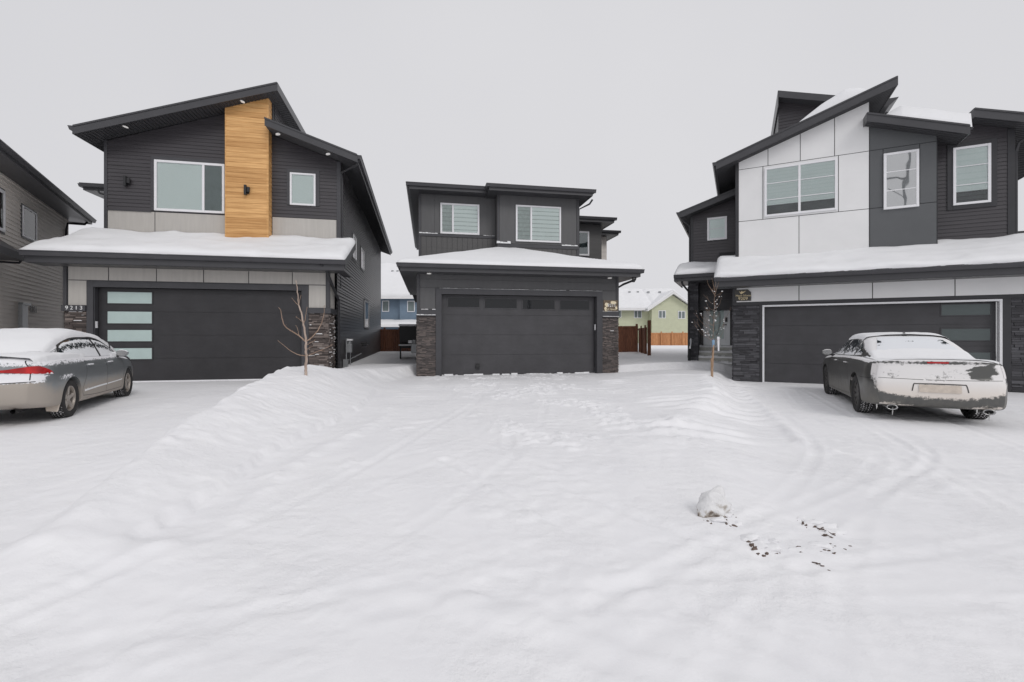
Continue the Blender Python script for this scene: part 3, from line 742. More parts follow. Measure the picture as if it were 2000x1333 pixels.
for px in (543, 641): u = H.U(px, wf+.3); can_light(R, u, wf+.3, B(u)-TH-.012, (.3, 0, -1))
uD = bB1[0]
downspout(R, [(uD+.05, wf+.10, B(uD)-.16), (uD-.02, wf+.14, B(uD)-.30), (uS+.06, WU-.05, B(uD)-.42), (uS+.075, WU+.0, B(uD)-.7), (uS+.075, WU+.02, 4.05)])
# garage roof
ew = -.62; ue0, ue1 = H.U(50, ew), H.U(672, ew); vE = H.V(490, 50, ew); vB_ = vE+.98
sl = lambda w: vE+(vB_-vE)*(w-ew)/(WU-ew)
rg = MB(); rg.ext([(ue0, ew, sl(ew)), (ue0, WU, sl(WU)), (ue0, WU, sl(WU)-.2), (ue0, ew, sl(ew)-.2)], (ue1-ue0, 0, 0))
RG = rg.build('garage_roof', 'shingle', R)
fa = MB(); fa.box(ue0-.005, ue1+.005, ew-.03, ew-.001, vE-.30, vE-.012)
fa.ext([(ue1, ew, sl(ew)), (ue1, WU, sl(WU)), (ue1, WU, sl(WU)-.22), (ue1, ew, sl(ew)-.24)], (.028, 0, 0))
fa.ext([(ue0, ew, sl(ew)), (ue0, WU+.4, sl(WU+.4)), (ue0, WU+.4, sl(WU+.4)-.22), (ue0, ew, sl(ew)-.24)], (-.028, 0, 0))
fa.box(ue0, ue1, ew, .0, vE-.31, vE-.285)
fa.box(ue1-.25, ue1+.0, 0, .95, vE-.31, vE-.285)
fa.build('fascia', 'fascia', RG)
gt = MB(); gutter(gt, (ue0-.06, ew-.03, vE-.0), (ue1+.05, ew-.03, vE-.0), (0, -1, 0), .135, .13); gt.build('gutter', 'trim_dark', RG)
s_ = MB(); snow_sheet(s_, (ue0-.06, ew-.10, sl(ew)-.02), (ue1+.02, ew-.10, sl(ew)-.02), (ue1+.02, WU-.02, sl(WU)-.02), (ue0-.06, WU-.02, sl(WU)-.02), .16, .09, .16, (1, 1, 0, 1), 1.5, over=.03)
snow_sheet(s_, (ue0, WU-.02, sl(WU)-.02), (uU0-.01, WU-.02, sl(WU)-.02), (uU0-.01, WU+3, sl(WU)+.1), (ue0, WU+3, sl(WU)+.1), .13, .2, .16, (0, 0, 1, 1), 2.5)
s_.build('snow', 'snow_roof', RG, True)
rg = MB(); rg.box(ue0, uU0, WU, WU+3, sl(WU)-.2, sl(WU)); rg.build('porch_roof', 'shingle', R)
downspout(R, [(uG1-.1, ew-.06, vE-.13), (uG1+.02, ew+.10, vE-.25), (uG1+.10, .2, vE-.75), (uG1+.13, .92, vE-1.05), (uG1+.13, .99, vE-1.3), (uG1+.13, .99, 0)], .045)
lr = MB(); uw0 = H.U(150, 5.2); vw = H.V(360, 160, 5.2)
lr.box(uw0+.2, uU0+.2, 5.2, 11, vw-.22, vw-.06); lr.box(uw0+.9, uU0+.1, 5.6, 11, 2, vw-.2); RW = lr.build('side_roof', 'fascia', R)
gt = MB(); gutter(gt, (uw0+.2, 5.1, vw), (uU0+.2, 5.1, vw), (0, -1, 0)); gutter(gt, (uw0+.2, 5.1, vw), (uw0+.2, 11, vw), (-1, 0, 0)); gt.build('gutter', 'trim_dark', RW)
downspout(R, [(uw0+.75, 5.05, vw-.2), (uw0+.8, 5.1, vw-.33), (uw0+1.3, 5.3, vw-.45), (uw0+1.5, 5.5, vw-.6)], .04)
# gas meter and pipes on the side wall
gm = MB(); wm = 2.6; zg = .72
gm.box(uS+.06, uS+.26, wm, wm+.28, zg, zg+.32); gm.tube([(uS+.16, wm+.14, zg+.32), (uS+.16, wm+.14, zg+.44)], .10, 12)
G = gm.build('gas_meter', 'metal_grey', R, bevel=.02)
pp = MB(); pp.tube([(uS+.1, wm-.15, .1), (uS+.1, wm-.15, zg+.5), (uS+.1, wm+.1, zg+.5)], .022); pp.tube([(uS+.1, wm-.15, .42), (uS+.1, wm+4.2, .52)], .022); pp.tube([(uS+.16, wm+.4, .15), (uS+.16, wm+.4, zg+.5)], .02)
pp.box(uS+.05, uS+.2, wm-.55, wm-.35, .1, .5)
pp.build('pipe', 'metal_grey', G)
sg = MB(); sg.box(uS+.05, uS+.28, wm-.02, wm+.3, zg+.43, zg+.50); sg.build('snow', 'snow_roof', G, bevel=.02)
vnt = MB(); vnt.tube([(uS, wm+4.6, 1.0), (uS+.3, wm+4.6, 1.0), (uS+.34, wm+4.9, .93)], .035); vnt.tube([(uS, wm+5.0, .9), (uS+.25, wm+5.0, .9)], .035); vnt.build('vent_pipe', 'metal_dark', R)
HL = H

# ============================================================ MIDDLE HOUSE (all charcoal, hip roofs)
H = House(862, 15.24, 10.5, .113)
R = H.root('house', 'charcoal two storey house with low hip roofs standing in the middle behind the empty driveway')
u0, u1 = H.U(815), H.U(1207); uo0, uo1 = H.U(862), H.U(1165); vo = H.V(575, 862)
uf0, uf1 = H.U(851), H.U(1176); vf = H.V(563.5, 851)
vE = H.V(516, 783, -.66)+.02; WM = 3.55; WR = 3.0; WB = 16
wall = MB(); wall.box(u0, uo0, .002, .26, -.4, vE); wall.box(uo1, u1, .002, .26, -.4, vE); wall.box(uo0, uo1, .002, .26, vo, vE)
wall.box(u0+.001, u0+.25, .26, WB, -.4, vE); wall.box(u1-.25, u1-.001, .26, WM+3, -.4, vE)
wall.build('wall', 'panel_mid', R)
vl1, vl2 = H.V(605, 830), H.V(616, 830)
pn = MB()
for a, b in ((u0+.09, uf0-.01), (uf1+.01, u1-.09)): pn.box(a, b, -.016, 0, vl1+.01, vf+.02)
# header boards
vv = vf+.03; k = 0
while vv < vE-.12:
    pn.box(u0+.09, u1-.09, -.016, 0, vv, min(vv+.27, vE-.1)); vv += .278
pn.each('cladding_panel', 'panel_mid', R, bevel=.003)
tr = MB(); tr.box(u0-.02, u0+.08, -.03, 0, vl1, vE); tr.box(u1-.08, u1+.02, -.03, 0, vl1, vE)
tr.box(u0-.02, uf0, -.045, 0, vl2, vl1); tr.box(uf1, u1+.02, -.045, 0, vl2, vl1)
tr.box(u0-.04, uf0, -.08, 0, vl2-.03, vl2); tr.box(uf1, u1+.04, -.08, 0, vl2-.03, vl2)
tr.each('corner_trim', 'trim_dark', R, bevel=.003)
st = MB(); sn = MB(); rg_ = random.Random(11)
stone(st, u0, uf0-.002, -.1, vl2-.03, front(0), rg_, .022, .042, .08, .22, sn, .01); stone(st, .0, .6, -.1, vl2-.03, sideL(u0), rg_, .022, .042, .08, .22); st.cut(); stone(st, uf1+.002, u1, -.1, vl2-.03, front(0), rg_, .022, .042, .08, .22, sn, .01)
stone(st, .0, .6, -.1, vl2-.03, sideR(u1), rg_, .022, .042, .08, .22)
S = st.each('stone_veneer', 'stone_mid', R, auto=False)[-1]
# snow lying on the ledges
def ledge_snow(mb, a, b, y0, y1, v, rng, h=.02):
    n = max(3, int((b-a)/.12)); top = []; 
    for i in range(n):
        p = a+(b-a)*i/n; q = a+(b-a)*(i+1)/n; hh = h*rng.uniform(.5, 1)
        if rng.random() < .04: continue
        mb.hexa([(p, y0, v), (q, y0, v), (q, y1, v), (p, y1, v), (p+.01, y0+.008, v+hh), (q-.01, y0+.008, v+hh*.9), (q-.01, y1, v+hh*1.1), (p+.01, y1, v+hh*1.2)])
ledge_snow(sn, u0, uf0, -.045, 0, vl1, rg_); ledge_snow(sn, uf1, u1, -.045, 0, vl1, rg_); ledge_snow(sn, u0-.03, uf0, -.08, -.045, vl2, rg_, .03); ledge_snow(sn, uf1, u1+.03, -.08, -.045, vl2, rg_, .02)
ledge_snow(sn, uf0, uf1, -.05, -.015, vf, rg_, .016)
sn.build('snow', 'snow_roof', S)
fm = MB(); fm.box(uf0, uo0, -.05, 0, -.05, vf); fm.box(uo1, uf1, -.05, 0, -.05, vf); fm.box(uo0, uo1, -.05, 0, vo, vf)
fm.box(uo0, uo0+.02, 0, .16, 0, vo); fm.box(uo1-.02, uo1, 0, .16, 0, vo); fm.box(uo0, uo1, 0, .16, vo, vo+.02)
fm.build('door_surround', 'trim_dark', R, bevel=.004)
P = [(H.U(a, .16), H.U(b, .16), H.V(yb, a, .16), H.V(yt, a, .16), 'dark_glass') for a, b, yt, yb in ((875, 936, 581.5, 600), (947, 1009, 584, 602), (1021, 1083, 586, 604), (1094, 1151, 587.5, 605))]
D = garage_door(R, uo0+.02, uo1-.02, vo, .17, 'door_grey', P, 4)
hd = MB(); uh = H.U(933, .16); vh = H.V(716, 933, .16); hd.box(uh-.06, uh+.06, .13, .166, vh-.10, vh+.10); hd.box(uh-.09, uh+.07, .11, .13, vh-.02, vh+.02); hd.build('handle', 'metal_dark', D, bevel=.004)
w_ = MB(); rs = random.Random(5)
for k in range(16):
    a = uo0+.1+(uo1-uo0-.2)*k/16
    if rs.random() < .75: w_.box(a, a+(uo1-uo0)/16*rs.uniform(.5, 1.0), .12, .168, -.02, rs.uniform(.015, .04))
w_.build('snow', 'snow_roof', D, bevel=.006)
kp = MB(); kp.box(uo1-.045, uo1-.02, .03, .10, H.V(645, 1163), H.V(634, 1163)); kp.build('keypad', 'vinyl_white', R, bevel=.004)
# garage hip roof
ew = -.66; e0, e1 = H.U(783, ew), H.U(1249, ew); um = (e0+e1)/2; hw = (e1-e0)/2; ap = 1.36; WA = ew+hw
WA2 = WB
rf = MB()
rf.poly([(e0, ew, vE), (e1, ew, vE), (um, WA, vE+ap)]); rf.poly([(e0, ew, vE), (um, WA, vE+ap), (um, WA2, vE+ap), (e0, WA2, vE)]); rf.poly([(e1, ew, vE), (um, WA, vE+ap), (um, WA2, vE+ap), (e1, WA2, vE)])
rf.box(e0, e1, ew, 0, vE-.03, vE-.004); rf.box(e0, u0, 0, WA2, vE-.03, vE-.004); rf.box(u1, e1, 0, 6, vE-.03, vE-.004)
RG = rf.build('garage_roof', 'shingle', R)
fa = MB(); fd = .24
fa.box(e0, e1, ew-.028, ew, vE-fd, vE-.01); fa.box(e0-.028, e0, ew-.028, 8, vE-fd, vE-.01); fa.box(e1, e1+.028, ew-.028, 8, vE-fd, vE-.01)
fa.box(e0, e1, ew, 0, vE-fd, vE-fd+.02); fa.box(e0, u0-.001, 0, 8, vE-fd, vE-fd+.02); fa.box(u1+.001, e1, 0, 6, vE-fd, vE-fd+.02)
fa.build('fascia', 'fascia', RG)
gt = MB(); gutter(gt, (e0-.12, ew-.028, vE+.01), (e1+.12, ew-.028, vE+.01), (0, -1, 0)); gutter(gt, (e0-.028, ew-.1, vE+.01), (e0-.028, 8, vE+.01), (-1, 0, 0)); gutter(gt, (e1+.028, ew-.1, vE+.01), (e1+.028, 8, vE+.01), (1, 0, 0))
gt.build('gutter', 'trim_dark', RG)
# snow over the hip: height field of the roof plus a smooth layer
s_ = MB(); rows = []; nU, nW = 90, 46
for j in range(-1, nW+1):
    row = []
    for i in range(-1, nU+2):
        s = min(max(i/nU, 0), 1); t = min(max(j/nW, 0), 1); u = e0-.10+(hw*2+.20)*s; w = ew-.12+(WM+.0-ew+.12)*t
        m_ = min(u-(e0-.12), e1+.12-u, w-(ew-.14)); rise = ap/hw*min(u-e0, e1-u, w-ew)
        e = 1-(1-min(m_/.2, 1))**2.2*.55
        # soften the ridges
        h = vE+max(rise, -.03)*.985+.15*e*(1+.25*float(fbm(u*1.2, w*1.2, 3)))-.02*math.exp(-((u-um)/.6)**2)
        if u > um+hw*.5: h += .05*ss(u, um+hw*.55, um+hw*.9)*e
        if i < 0 or i > nU or j < 0: h = vE-.02
        row.append((u, w, h))
    rows.append(row)
s_.grid(rows); s_.build('snow', 'snow_roof', RG, True)
for px, py in ((838, 527), (1191, 539)): can_light(R, H.U(px, -.25), -.25, vE-fd-.012)
downspout(R, [(e1+.02, ew+.25, vE-.10), (e1-.02, ew+.3, vE-.30), (u1+.25, .1, vE-.42), (u1+.07, .25, vE-.55), (u1+.07, .3, vE-1.2)], .04)
downspout(R, [(u1+.07, .3, vE-1.2), (u1+.07, .32, .1)], .04)
cm = MB(); cm.tube([(e1-.10, -.35, vE-fd-.0), (e1-.10, -.35, vE-fd-.09)], .03); cm.tube([(e1-.10, -.45, vE-fd-.12), (e1-.10, -.30, vE-fd-.10)], .045); cm.build('camera', 'metal_dark', R)
# upper storey, two planes
vr = H.V(357, 795, WM-.6)                    # eave height
def px_u(px, w): return H.U(px, w)
uL0, uL1 = H.U(818.5, WM), H.U(971, WR); uR1 = H.U(1130, WR)
up = MB(); up.box(uL0, uL1, WM, WB, 2.4, vr-.1); up.box(uL1+.001, uR1, WR, WB, 2.4, vr-.14)
up.build('upper_wall', 'panel_mid', R)
vlL, vlR = H.V(456, 820, WM), H.V(476, 972, WR)
vb_ = MB(); vboards(vb_, [(uL0+.08, 2.6), (uL1, 2.6), (uL1, vlL-.1), (uL0+.08, vlL-.1)], front(WM), .21, .022, .02); vboards(vb_, [(uL1+.02, 2.6), (uR1-.08, 2.6), (uR1-.08, vlR-.14), (uL1+.02, vlR-.14)], front(WR), .21, .022, .02)
vb_.build('board_siding', 'siding_grey', R)
pn = MB()
for (a, b, c, d_, y) in ((uL0+.09, uL0+.62, vlL+.02, vr-.25, WM), (uL0+.63, uL1-.01, vlL+.02, vr-.25, WM), (uL1+.10, uR1-.10, vlR+.02, vr-.25, WR)): pn.box(a, b, y-.014, y, c, d_)
pn.each('cladding_panel', 'panel_mid', R, bevel=.003)
tr = MB(); tr.box(uL0-.02, uL0+.08, WM-.03, WM, 2.4, vr); tr.box(uL1-.0, uL1+.09, WR-.03, WR, 2.4, vr); tr.box(uR1-.09, uR1+.02, WR-.03, WR, 2.4, vr)
tr.box(uL0, uL1, WM-.05, WM, vlL-.11, vlL); tr.box(uL1, uR1, WR-.05, WR, vlR-.14, vlR)
tr.each('corner_trim', 'trim_dark', R, bevel=.003)
sn = MB(); ledge_snow(sn, uL0, uL0+.75, WM-.05, WM-.012, vlL, rg_, .05); ledge_snow(sn, uL1-.5, uL1-.02, WM-.05, WM-.012, vlL, rg_, .02)
ledge_snow(sn, uL1-.03, uL1+.55, WR-.10, WR-.012, vlR, rg_, .10); ledge_snow(sn, uR1-.75, uR1-.05, WR-.05, WR-.012, vlR, rg_, .05)
sn.build('snow', 'snow_roof', R)
window(R, WM-.012, H.U(860, WM), H.U(936, WM), H.V(457, 860, WM), H.V(397, 860, WM), (H.U(884.5, WM),), ['zscreen', 'zebra'], .075, zebra=.17)
window(R, WR-.012, H.U(1007, WR), H.U(1095, WR), H.V(472, 1007, WR), H.V(401, 1007, WR), (H.U(1037, WR),), ['zscreen', 'zebra'], .07, zebra=.17)
def flat_roof(R, a0, a1, y0, y1, v, name='roof', sides=(1, 1), rise=.9, snowt=.05):
    m = MB(); m.box(a0, a1, y0, y1, v-.22, v-.02); hw_ = min(a1-a0, y1-y0)/2
    r = m.build(name, 'soffit', R)
    f = MB(); f.box(a0-.028, a1+.028, y0-.028, y0, v-.24, v-.01); f.box(a0-.028, a0, y0, y1, v-.24, v-.01); f.box(a1, a1+.028, y0, y1, v-.24, v-.01); f.build('fascia', 'fascia', r)
    g_ = MB(); gutter(g_, (a0-.14, y0-.028, v), (a1+.14, y0-.028, v), (0, -1, 0))
    if sides[0]: gutter(g_, (a0-.028, y0-.12, v), (a0-.028, y1, v), (-1, 0, 0))
    if sides[1]: gutter(g_, (a1+.028, y0-.12, v), (a1+.028, y1, v), (1, 0, 0))
    g_.build('gutter', 'trim_dark', r)
    s = MB(); s.hexa([(a0, y0, v-.01), (a1, y0, v-.01), (a1, y1, v-.01), (a0, y1, v-.01), (a0+hw_, y0+hw_, v+hw_*.18), (a1-hw_, y0+hw_, v+hw_*.18), (a1-hw_, y1-hw_, v+hw_*.18), (a0+hw_, y1-hw_, v+hw_*.18)])
    s.build('snow', 'snow_roof', r); return r
eL0 = H.U(794, WM-.6)
flat_roof(R, eL0+.12, H.U(962, WM-.6), WM-.6, WB, vr)
vr2 = H.V(359.5, 950, WR-.6)
flat_roof(R, H.U(950, WR-.6)+.13, H.U(1162, WR-.6)-.13, WR-.6, WB-1, vr2)
downspout(R, [(uR1+.55, WR-.2, vr2-.25), (uR1+.45, WR-.1, vr2-.42), (uR1+.06, WR+.15, vr2-.6), (uR1+.05, WR+.2, 3.2)], .04)
# stepped right wings
W2 = 6.6; a1 = H.U(1175, W2); v2 = H.V(424, 1150, W2-.6)
wg = MB(); wg.box(uR1-.5, a1, W2, WB, 0, v2-.1); wg.build('side_wall', 'siding_grey', R)
flat_roof(R, uR1-.4, H.U(1203, W2-.6)-.13, W2-.6, WB-2, v2, sides=(0, 1))
window(R, W2-.01, H.U(1120, W2), H.U(1150, W2), H.V(500, 1140, W2), H.V(452.5, 1140, W2), (), ['dark'], .08, trim=None, glass='glass_clear')
W3 = 9.5; a2 = H.U(1185, W3); v3 = H.V(451, 1190, W3-.6)
wg = MB(); wg.box(a1-.3, a2, W3, WB+2, 0, v3-.1); wg.build('side_wall', 'siding_beige', R)
flat_roof(R, a1-.2, H.U(1211, W3-.6)-.13, W3-.6, WB, v3, sides=(0, 1))
# side landing (black) and meter on the left wall
lw = 6.5; pl = MB(); pl.box(u0-.95, u0-.02, lw, lw+2.2, .75, .86)
for k in range(12): pl.box(u0-.95, u0-.92, lw+.02+k*.18, lw+.045+k*.18, .86, 1.75)
for k in range(7): pl.box(u0-.93+k*.145, u0-.905+k*.145, lw, lw+.03, .86, 1.75)
pl.box(u0-.95, u0-.02, lw+.9, lw+.95, .9, 1.78); pl.box(u0-.96, u0-.02, lw-.01, lw+.04, 1.05, 1.78); pl.box(u0-.95, u0-.88, lw, lw+.07, -.1, 1.8)
PL = pl.build('side_landing', 'plastic_black', R)
s_ = MB(); s_.box(u0-1.0, u0-.03, lw-.05, lw+.1, 1.78, 1.88); s_.box(u0-1.0, u0-.03, lw-.06, lw+.0, .86, .93); s_.build('snow', 'snow_roof', PL, bevel=.03)
gm = MB(); gm.box(u0-.34, u0-.06, 3.8, 4.15, .62, 1.0); gm.tube([(u0-.2, 3.95, 1.0), (u0-.2, 3.95, 1.16)], .1, 12); G = gm.build('gas_meter', 'metal_grey', R, bevel=.02)
s_ = MB(); s_.tube([(u0-.36, 3.95, 1.02), (u0-.36, 3.95, 1.14)], .10, 12); s_.build('snow', 'snow_roof', G, bevel=.02)
pp = MB(); pp.tube([(u0-.08, 3.6, .1), (u0-.08, 3.6, 1.2)], .03); pp.box(u0-.10, u0-.03, 3.3, 3.5, .1, 1.3); pp.build('pipe', 'metal_dark', G)
HM = H; RM = R
# name plaque
plq = empty('nameplate', H.world((H.U(1178)+H.U(1206))/2, -.02, H.V(599, 1192)), H.a, 'cream and brown house nameplate with number on the middle house pier', 'nameplate')
a = (H.U(1206)-H.U(1178))/2; h_ = (H.V(587, 1192)-H.V(611, 1192))/2
b = MB(); b.box(-a, a, -.02, 0, -h_, h_); b.build('board', 'plaque_brown', plq, bevel=.01)
b = MB(); rp_ = random.Random(8)
for (cx, cz, rx_, rz_) in ((.40, .62, .48, .26), (-.62, .28, .24, .34), (-.80, -.35, .16, .3), (.85, -.25, .14, .30), (-.75, -.80, .2, .14)):
    pts = [(a*(cx*.9+rx_*math.cos(t)*(1+.25*rp_.uniform(-1, 1))), -.0235, h_*(cz+rz_*math.sin(t)*(1+.25*rp_.uniform(-1, 1)))) for t in np.linspace(0, 6.283, 15)[:-1]]
    pts = [(max(-a*.96, min(a*.96, p[0])), p[1]-.0006*RNG.random(), max(-h_*.95, min(h_*.95, p[2]))) for p in pts]; b.ext(pts, (0, .003, 0))
b.build('emblem', 'numeral_cream', plq)
text_mesh('house_number', '9211', .165, 'numeral_white', plq, (.03, -.030, .03), ext=.003); text_mesh('lettering', 'Gill Niwas', .098, 'numeral_cream', plq, (0, -.030, -.105), ext=.003)
# ============================================================ RIGHT HOUSE (white panels, charcoal siding)
H = House(1490, 14.47, -26.5, -.03)
R = H.root('house', 'white panelled and charcoal two storey house with a steep slanted roof behind the dark car')
uo0, uo1 = H.U(1489), H.U(1957); vo = H.V(600, 1490); uG0 = H.U(1432); uE = H.U(2000)+3.2
vp0 = H.V(591.5, 1437); WU = 1.62; WB = 15; vE = H.V(543, 1397, -.62)
wall = MB(); wall.box(uG0, uo0, .002, .26, -.4, vE); wall.box(uo1, uE, .002, .26, -.4, vE); wall.box(uo0, uo1, .002, .26, vo, vE); wall.box(uG0, uG0+.25, .26, 3.4, -.4, vE)
wall.build('wall', 'trim_black', R)
pn = MB(); g = .011; vtp = vE-.02
js = [1438, 1560.5, 1704, 1865]; ju = [H.U(x) for x in js]+[H.U(1865)+2.05, uE]
for a, b in zip(ju[:-1], ju[1:]): pn.box(a+g, b-g, -.016, 0, vp0+.01, vtp)
PW = pn.each('cladding_panel', 'panel_white', R, bevel=.002)
tr = MB(); tr.box(uG0-.02, ju[0]-.0, -.03, 0, vp0, vE); tr.box(uG0-.02, uE, -.022, 0, vo+.075, vp0-.002); tr.box(uo0-.075, uo0-.0, -.03, 0, 0, vo+.075); tr.box(uo1+.0, uo1+.17, -.03, 0, 0, vo+.075)
tr.build('trim', 'trim_black', R, bevel=.003)
st = MB(); rg_ = random.Random(21)
stone(st, uG0, uo0-.078, -.1, vo+.06, front(0), rg_, .04, .085, .12, .4); st.cut(); stone(st, uo1+.172, uE, -.1, vo+.06, front(0), rg_, .04, .085, .12, .4); st.cut(); stone(st, 0, .7, -.1, vo+.06, sideL(uG0), rg_, .04, .085, .12, .3)
st.each('stone_veneer', 'stone_black', R, auto=False)
fm = MB(); f = .055; fm.box(uo0, uo0+f, -.035, .14, 0, vo+.0); fm.box(uo1-f, uo1, -.035, .14, 0, vo); fm.box(uo0, uo1, -.035, .14, vo, vo+f); fm.build('door_surround', 'vinyl_white', R, bevel=.004)
P = [(H.U(1839, .16), H.U(1934, .16), H.V(yb, 1839, .16), H.V(yt, 1839, .16), 'mirror_glass') for yt, yb in ((596, 616.5), (643, 665), (688, 712), (733, 760))]
m, nt, b_ = M_('mirror_glass'); setc(b_, (.10, .12, .12)); b_.inputs['Roughness'].default_value = .08; b_.inputs['Metallic'].default_value = .25; bump(nt, b_, noise(nt, obco(nt), 3, 2), .2, .02); MT['mirror_glass'] = m
D = garage_door(R, uo0+f, uo1-f, vo, .16, 'door_grey', P, 4)
# upper storey
uW0 = H.U(1440, WU); uW1 = H.U(1698, WU); uB1 = H.U(1831, WU); WS = WU+.45; uS1 = H.U(1979, WS)
wf = WU-.42
aA0, aA1 = (H.U(1400, wf), H.V(316, 1400, wf)), (H.U(1752, wf), H.V(149, 1752, wf))
cC0, cC1 = (H.U(1695, wf-.05), H.V(220, 1695, wf-.05)), (H.U(1893, wf-.05), H.V(244, 1893, wf-.05))
A = lambda u: lin(aA0, aA1, u); Cc = lambda u: lin(cC0, cC1, u)
TH = .27
dD0, dD1 = (H.U(1905, WS-.5), H.V(211, 1905, WS-.5)), (H.U(2000, WS-.5), H.V(220, 2000, WS-.5))
Dd = lambda u: lin(dD0, dD1, u)
core = MB(); core.prism([(uW0, 2.6), (uW1, 2.6), (uW1, A(uW1)-TH-.01), (uW0, A(uW0)-TH-.01)], WU+.002, WB)
core.prism([(uW1+.002, 2.6), (uB1, 2.6), (uB1, Cc(uB1)-TH-.02), (uW1+.002, Cc(uW1)-TH-.02)], WU+.002, WB)
core.prism([(uB1+.002, 2.6), (uS1, 2.6), (uS1, Dd(uS1)-TH-.02), (uB1+.002, Dd(uB1)-TH-.02)], WS+.002, WB)
core.build('upper_wall', 'trim_black', R)
pw = MB(); vA = H.V(333, 1440, WU); vB2 = H.V(434, 1440, WU); vb = 2.9; e = .010
ws = dict(l=H.U(1490, WU), r=H.U(1637.5, WU))
def pan(mb, a, b, c0, c1, tf=None, y=WU):
    mb.prism([(a+e, c0+e), (b-e, c0+e), (b-e, (tf(b-e) if tf else c1-e)), (a+e, (tf(a+e) if tf else c1-e))], y-.016, y)
tops = [uW0+.04]+[H.U(x, WU) for x in (1500, 1563, 1630)]+[uW1]
for a, b in zip(tops[:-1], tops[1:]): pan(pw, a, b, vA, 0, lambda u: A(u)-TH+.03)
pan(pw, uW0+.04, ws['l'], vB2, vA); pan(pw, ws['r'], uW1, vB2, vA); pan(pw, ws['l'], ws['r'], vB2, vA)
ub = H.U(1560.5, WU); pan(pw, uW0+.04, ub, vb, vB2); pan(pw, ub, uW1, vb, vB2)
pw.each('cladding_panel', 'panel_white', R, bevel=.002)
tr = MB(); tr.box(uW0-.06, uW0+.035, WU-.03, WU, vb, A(uW0)-TH+.02); tr.box(uW0-.06, uW0-.03, WU, WU+1.6, vb, A(uW0)-TH); tr.box(uW1-.012, uW1+.0, WU-.026, WU, vb, A(uW1)-TH)
tr.box(uB1-.012, uB1+.0, WU-.018, WS, vb, Cc(uB1)-TH); tr.box(uS1-.13, uS1+.03, WS-.035, WS, vb, Dd(uS1)-TH)
tr.each('corner_trim', 'trim_black', R, bevel=.003)
bay = MB(); wl, wr2 = H.U(1724.5, WU), H.U(1796, WU)
pan(bay, uW1+.002, uB1-.012, vA, 0, lambda u: Cc(u)-TH+.03); pan(bay, uW1+.002, wl, vB2, vA); pan(bay, wr2, uB1-.012, vB2, vA); pan(bay, wl, wr2, vB2, vA); pan(bay, uW1+.002, uB1-.012, vb, vB2)
bay.each('bay_panel', 'panel_bay', R, bevel=.002)
sd_ = MB(); siding(sd_, [(uB1+.002, vb), (uS1-.13, vb), (uS1-.13, Dd(uS1-.13)-TH), (uB1+.002, Dd(uB1)-TH)], front(WS), .117, .019)
sd_.build('siding', 'siding_charcoal', R)
window(R, WU-.012, H.U(1493, WU), H.U(1635, WU), H.V(425, 1493, WU), H.V(330, 1493, WU), (H.U(1561, WU),), ['half', 'half'], .07, (.34, .67), zebra=.12)
window(R, WU-.012, H.U(1725, WU), H.U(1794, WU), H.V(411, 1725, WU), H.V(302, 1725, WU), (), ['dark'], .07, (.33, .66), zebra=.2, glass='glass_mirror')
window(R, WS-.012, H.U(1860, WS), H.U(1934, WS), H.V(403, 1860, WS), H.V(291, 1860, WS), (), ['half'], .07, (.34, .66), trim=(.13, .14, .13, .13), trim_mat='trim_black', zebra=.19)
# roofs: big shed A
def roof2(f, p0, p1, y0, y1, name, ins=0, th=TH, fas='fascia'):
    m = MB(); m.prism([(p0, f(p0)-.03), (p1, f(p1)-.03), (p1, f(p1)-th+.02), (p0, f(p0)-th+.02)], y0+.03, y1); r = m.build(name, 'shingle', R)
    q = MB(); q.prism([(p0, f(p0)-.01), (p1, f(p1)-.01), (p1, f(p1)-th), (p0, f(p0)-th)], y0, y0+.028)
    q.prism([(p0-.01, f(p0)+.008), (p1+.01, f(p1)+.008), (p1+.01, f(p1)-.045), (p0-.01, f(p0)-.045)], y0-.02, y0)
    q.prism([(p1, f(p1)), (p1+.028, f(p1)), (p1+.028, f(p1)-th), (p1, f(p1)-th)], y0, y1); q.prism([(p0-.028, f(p0)), (p0, f(p0)), (p0, f(p0)-th), (p0-.028, f(p0)-th)], y0, y1)
    q.build('fascia', fas, r)
    s = MB(); yy = y0+.08
    while yy < min(y1, y0+9): s.prism([(p0, f(p0)-th+.045), (p1, f(p1)-th+.045), (p1, f(p1)-th+.006), (p0, f(p0)-th+.006)], yy, yy+.03); yy += .14
    s.build('soffit', 'soffit', r)
    return r
rA = roof2(A, aA0[0], aA1[0], wf, 12, 'roof')
gt = MB(); gutter(gt, (aA0[0]-.028, wf, A(aA0[0])-.01), (aA0[0]-.028, 9, A(aA0[0])-.01), (-1, 0, 0)); gt.build('gutter', 'trim_dark', rA)
s_ = MB(); ud0, ud1 = H.U(1530, wf+.1), H.U(1700, wf+.1)
def drift(mb, f, p0, p1, y0, y1, th, seed, nU=44, nW=30, sk=.5, ts=.22):
    rows = []
    for j in range(nW+1):
        row = []
        for i in range(nU+1):
            s = i/nU; t = j/nW; u = p0+(p1-p0)*s; w = y0+(y1-y0)*t
            h = th*(math.sin(math.pi*min(1, s**sk))**.7)*(1-(1-min(t/ts, 1))**2)*(1+.3*float(fbm(u*1.4+seed, w+seed, 3)))-.012
            row.append((u, w, f(u)+h))
        rows.append(row)
    mb.grid(rows)
drift(s_, A, ud0, ud1, wf+.03, wf+3, .50, 4, sk=1.9, ts=.10); drift(s_, A, aA0[0]+.8, ud0+.3, wf+.06, wf+5, .07, 9, sk=.8); s_.build('snow', 'snow_roof', rA, True)
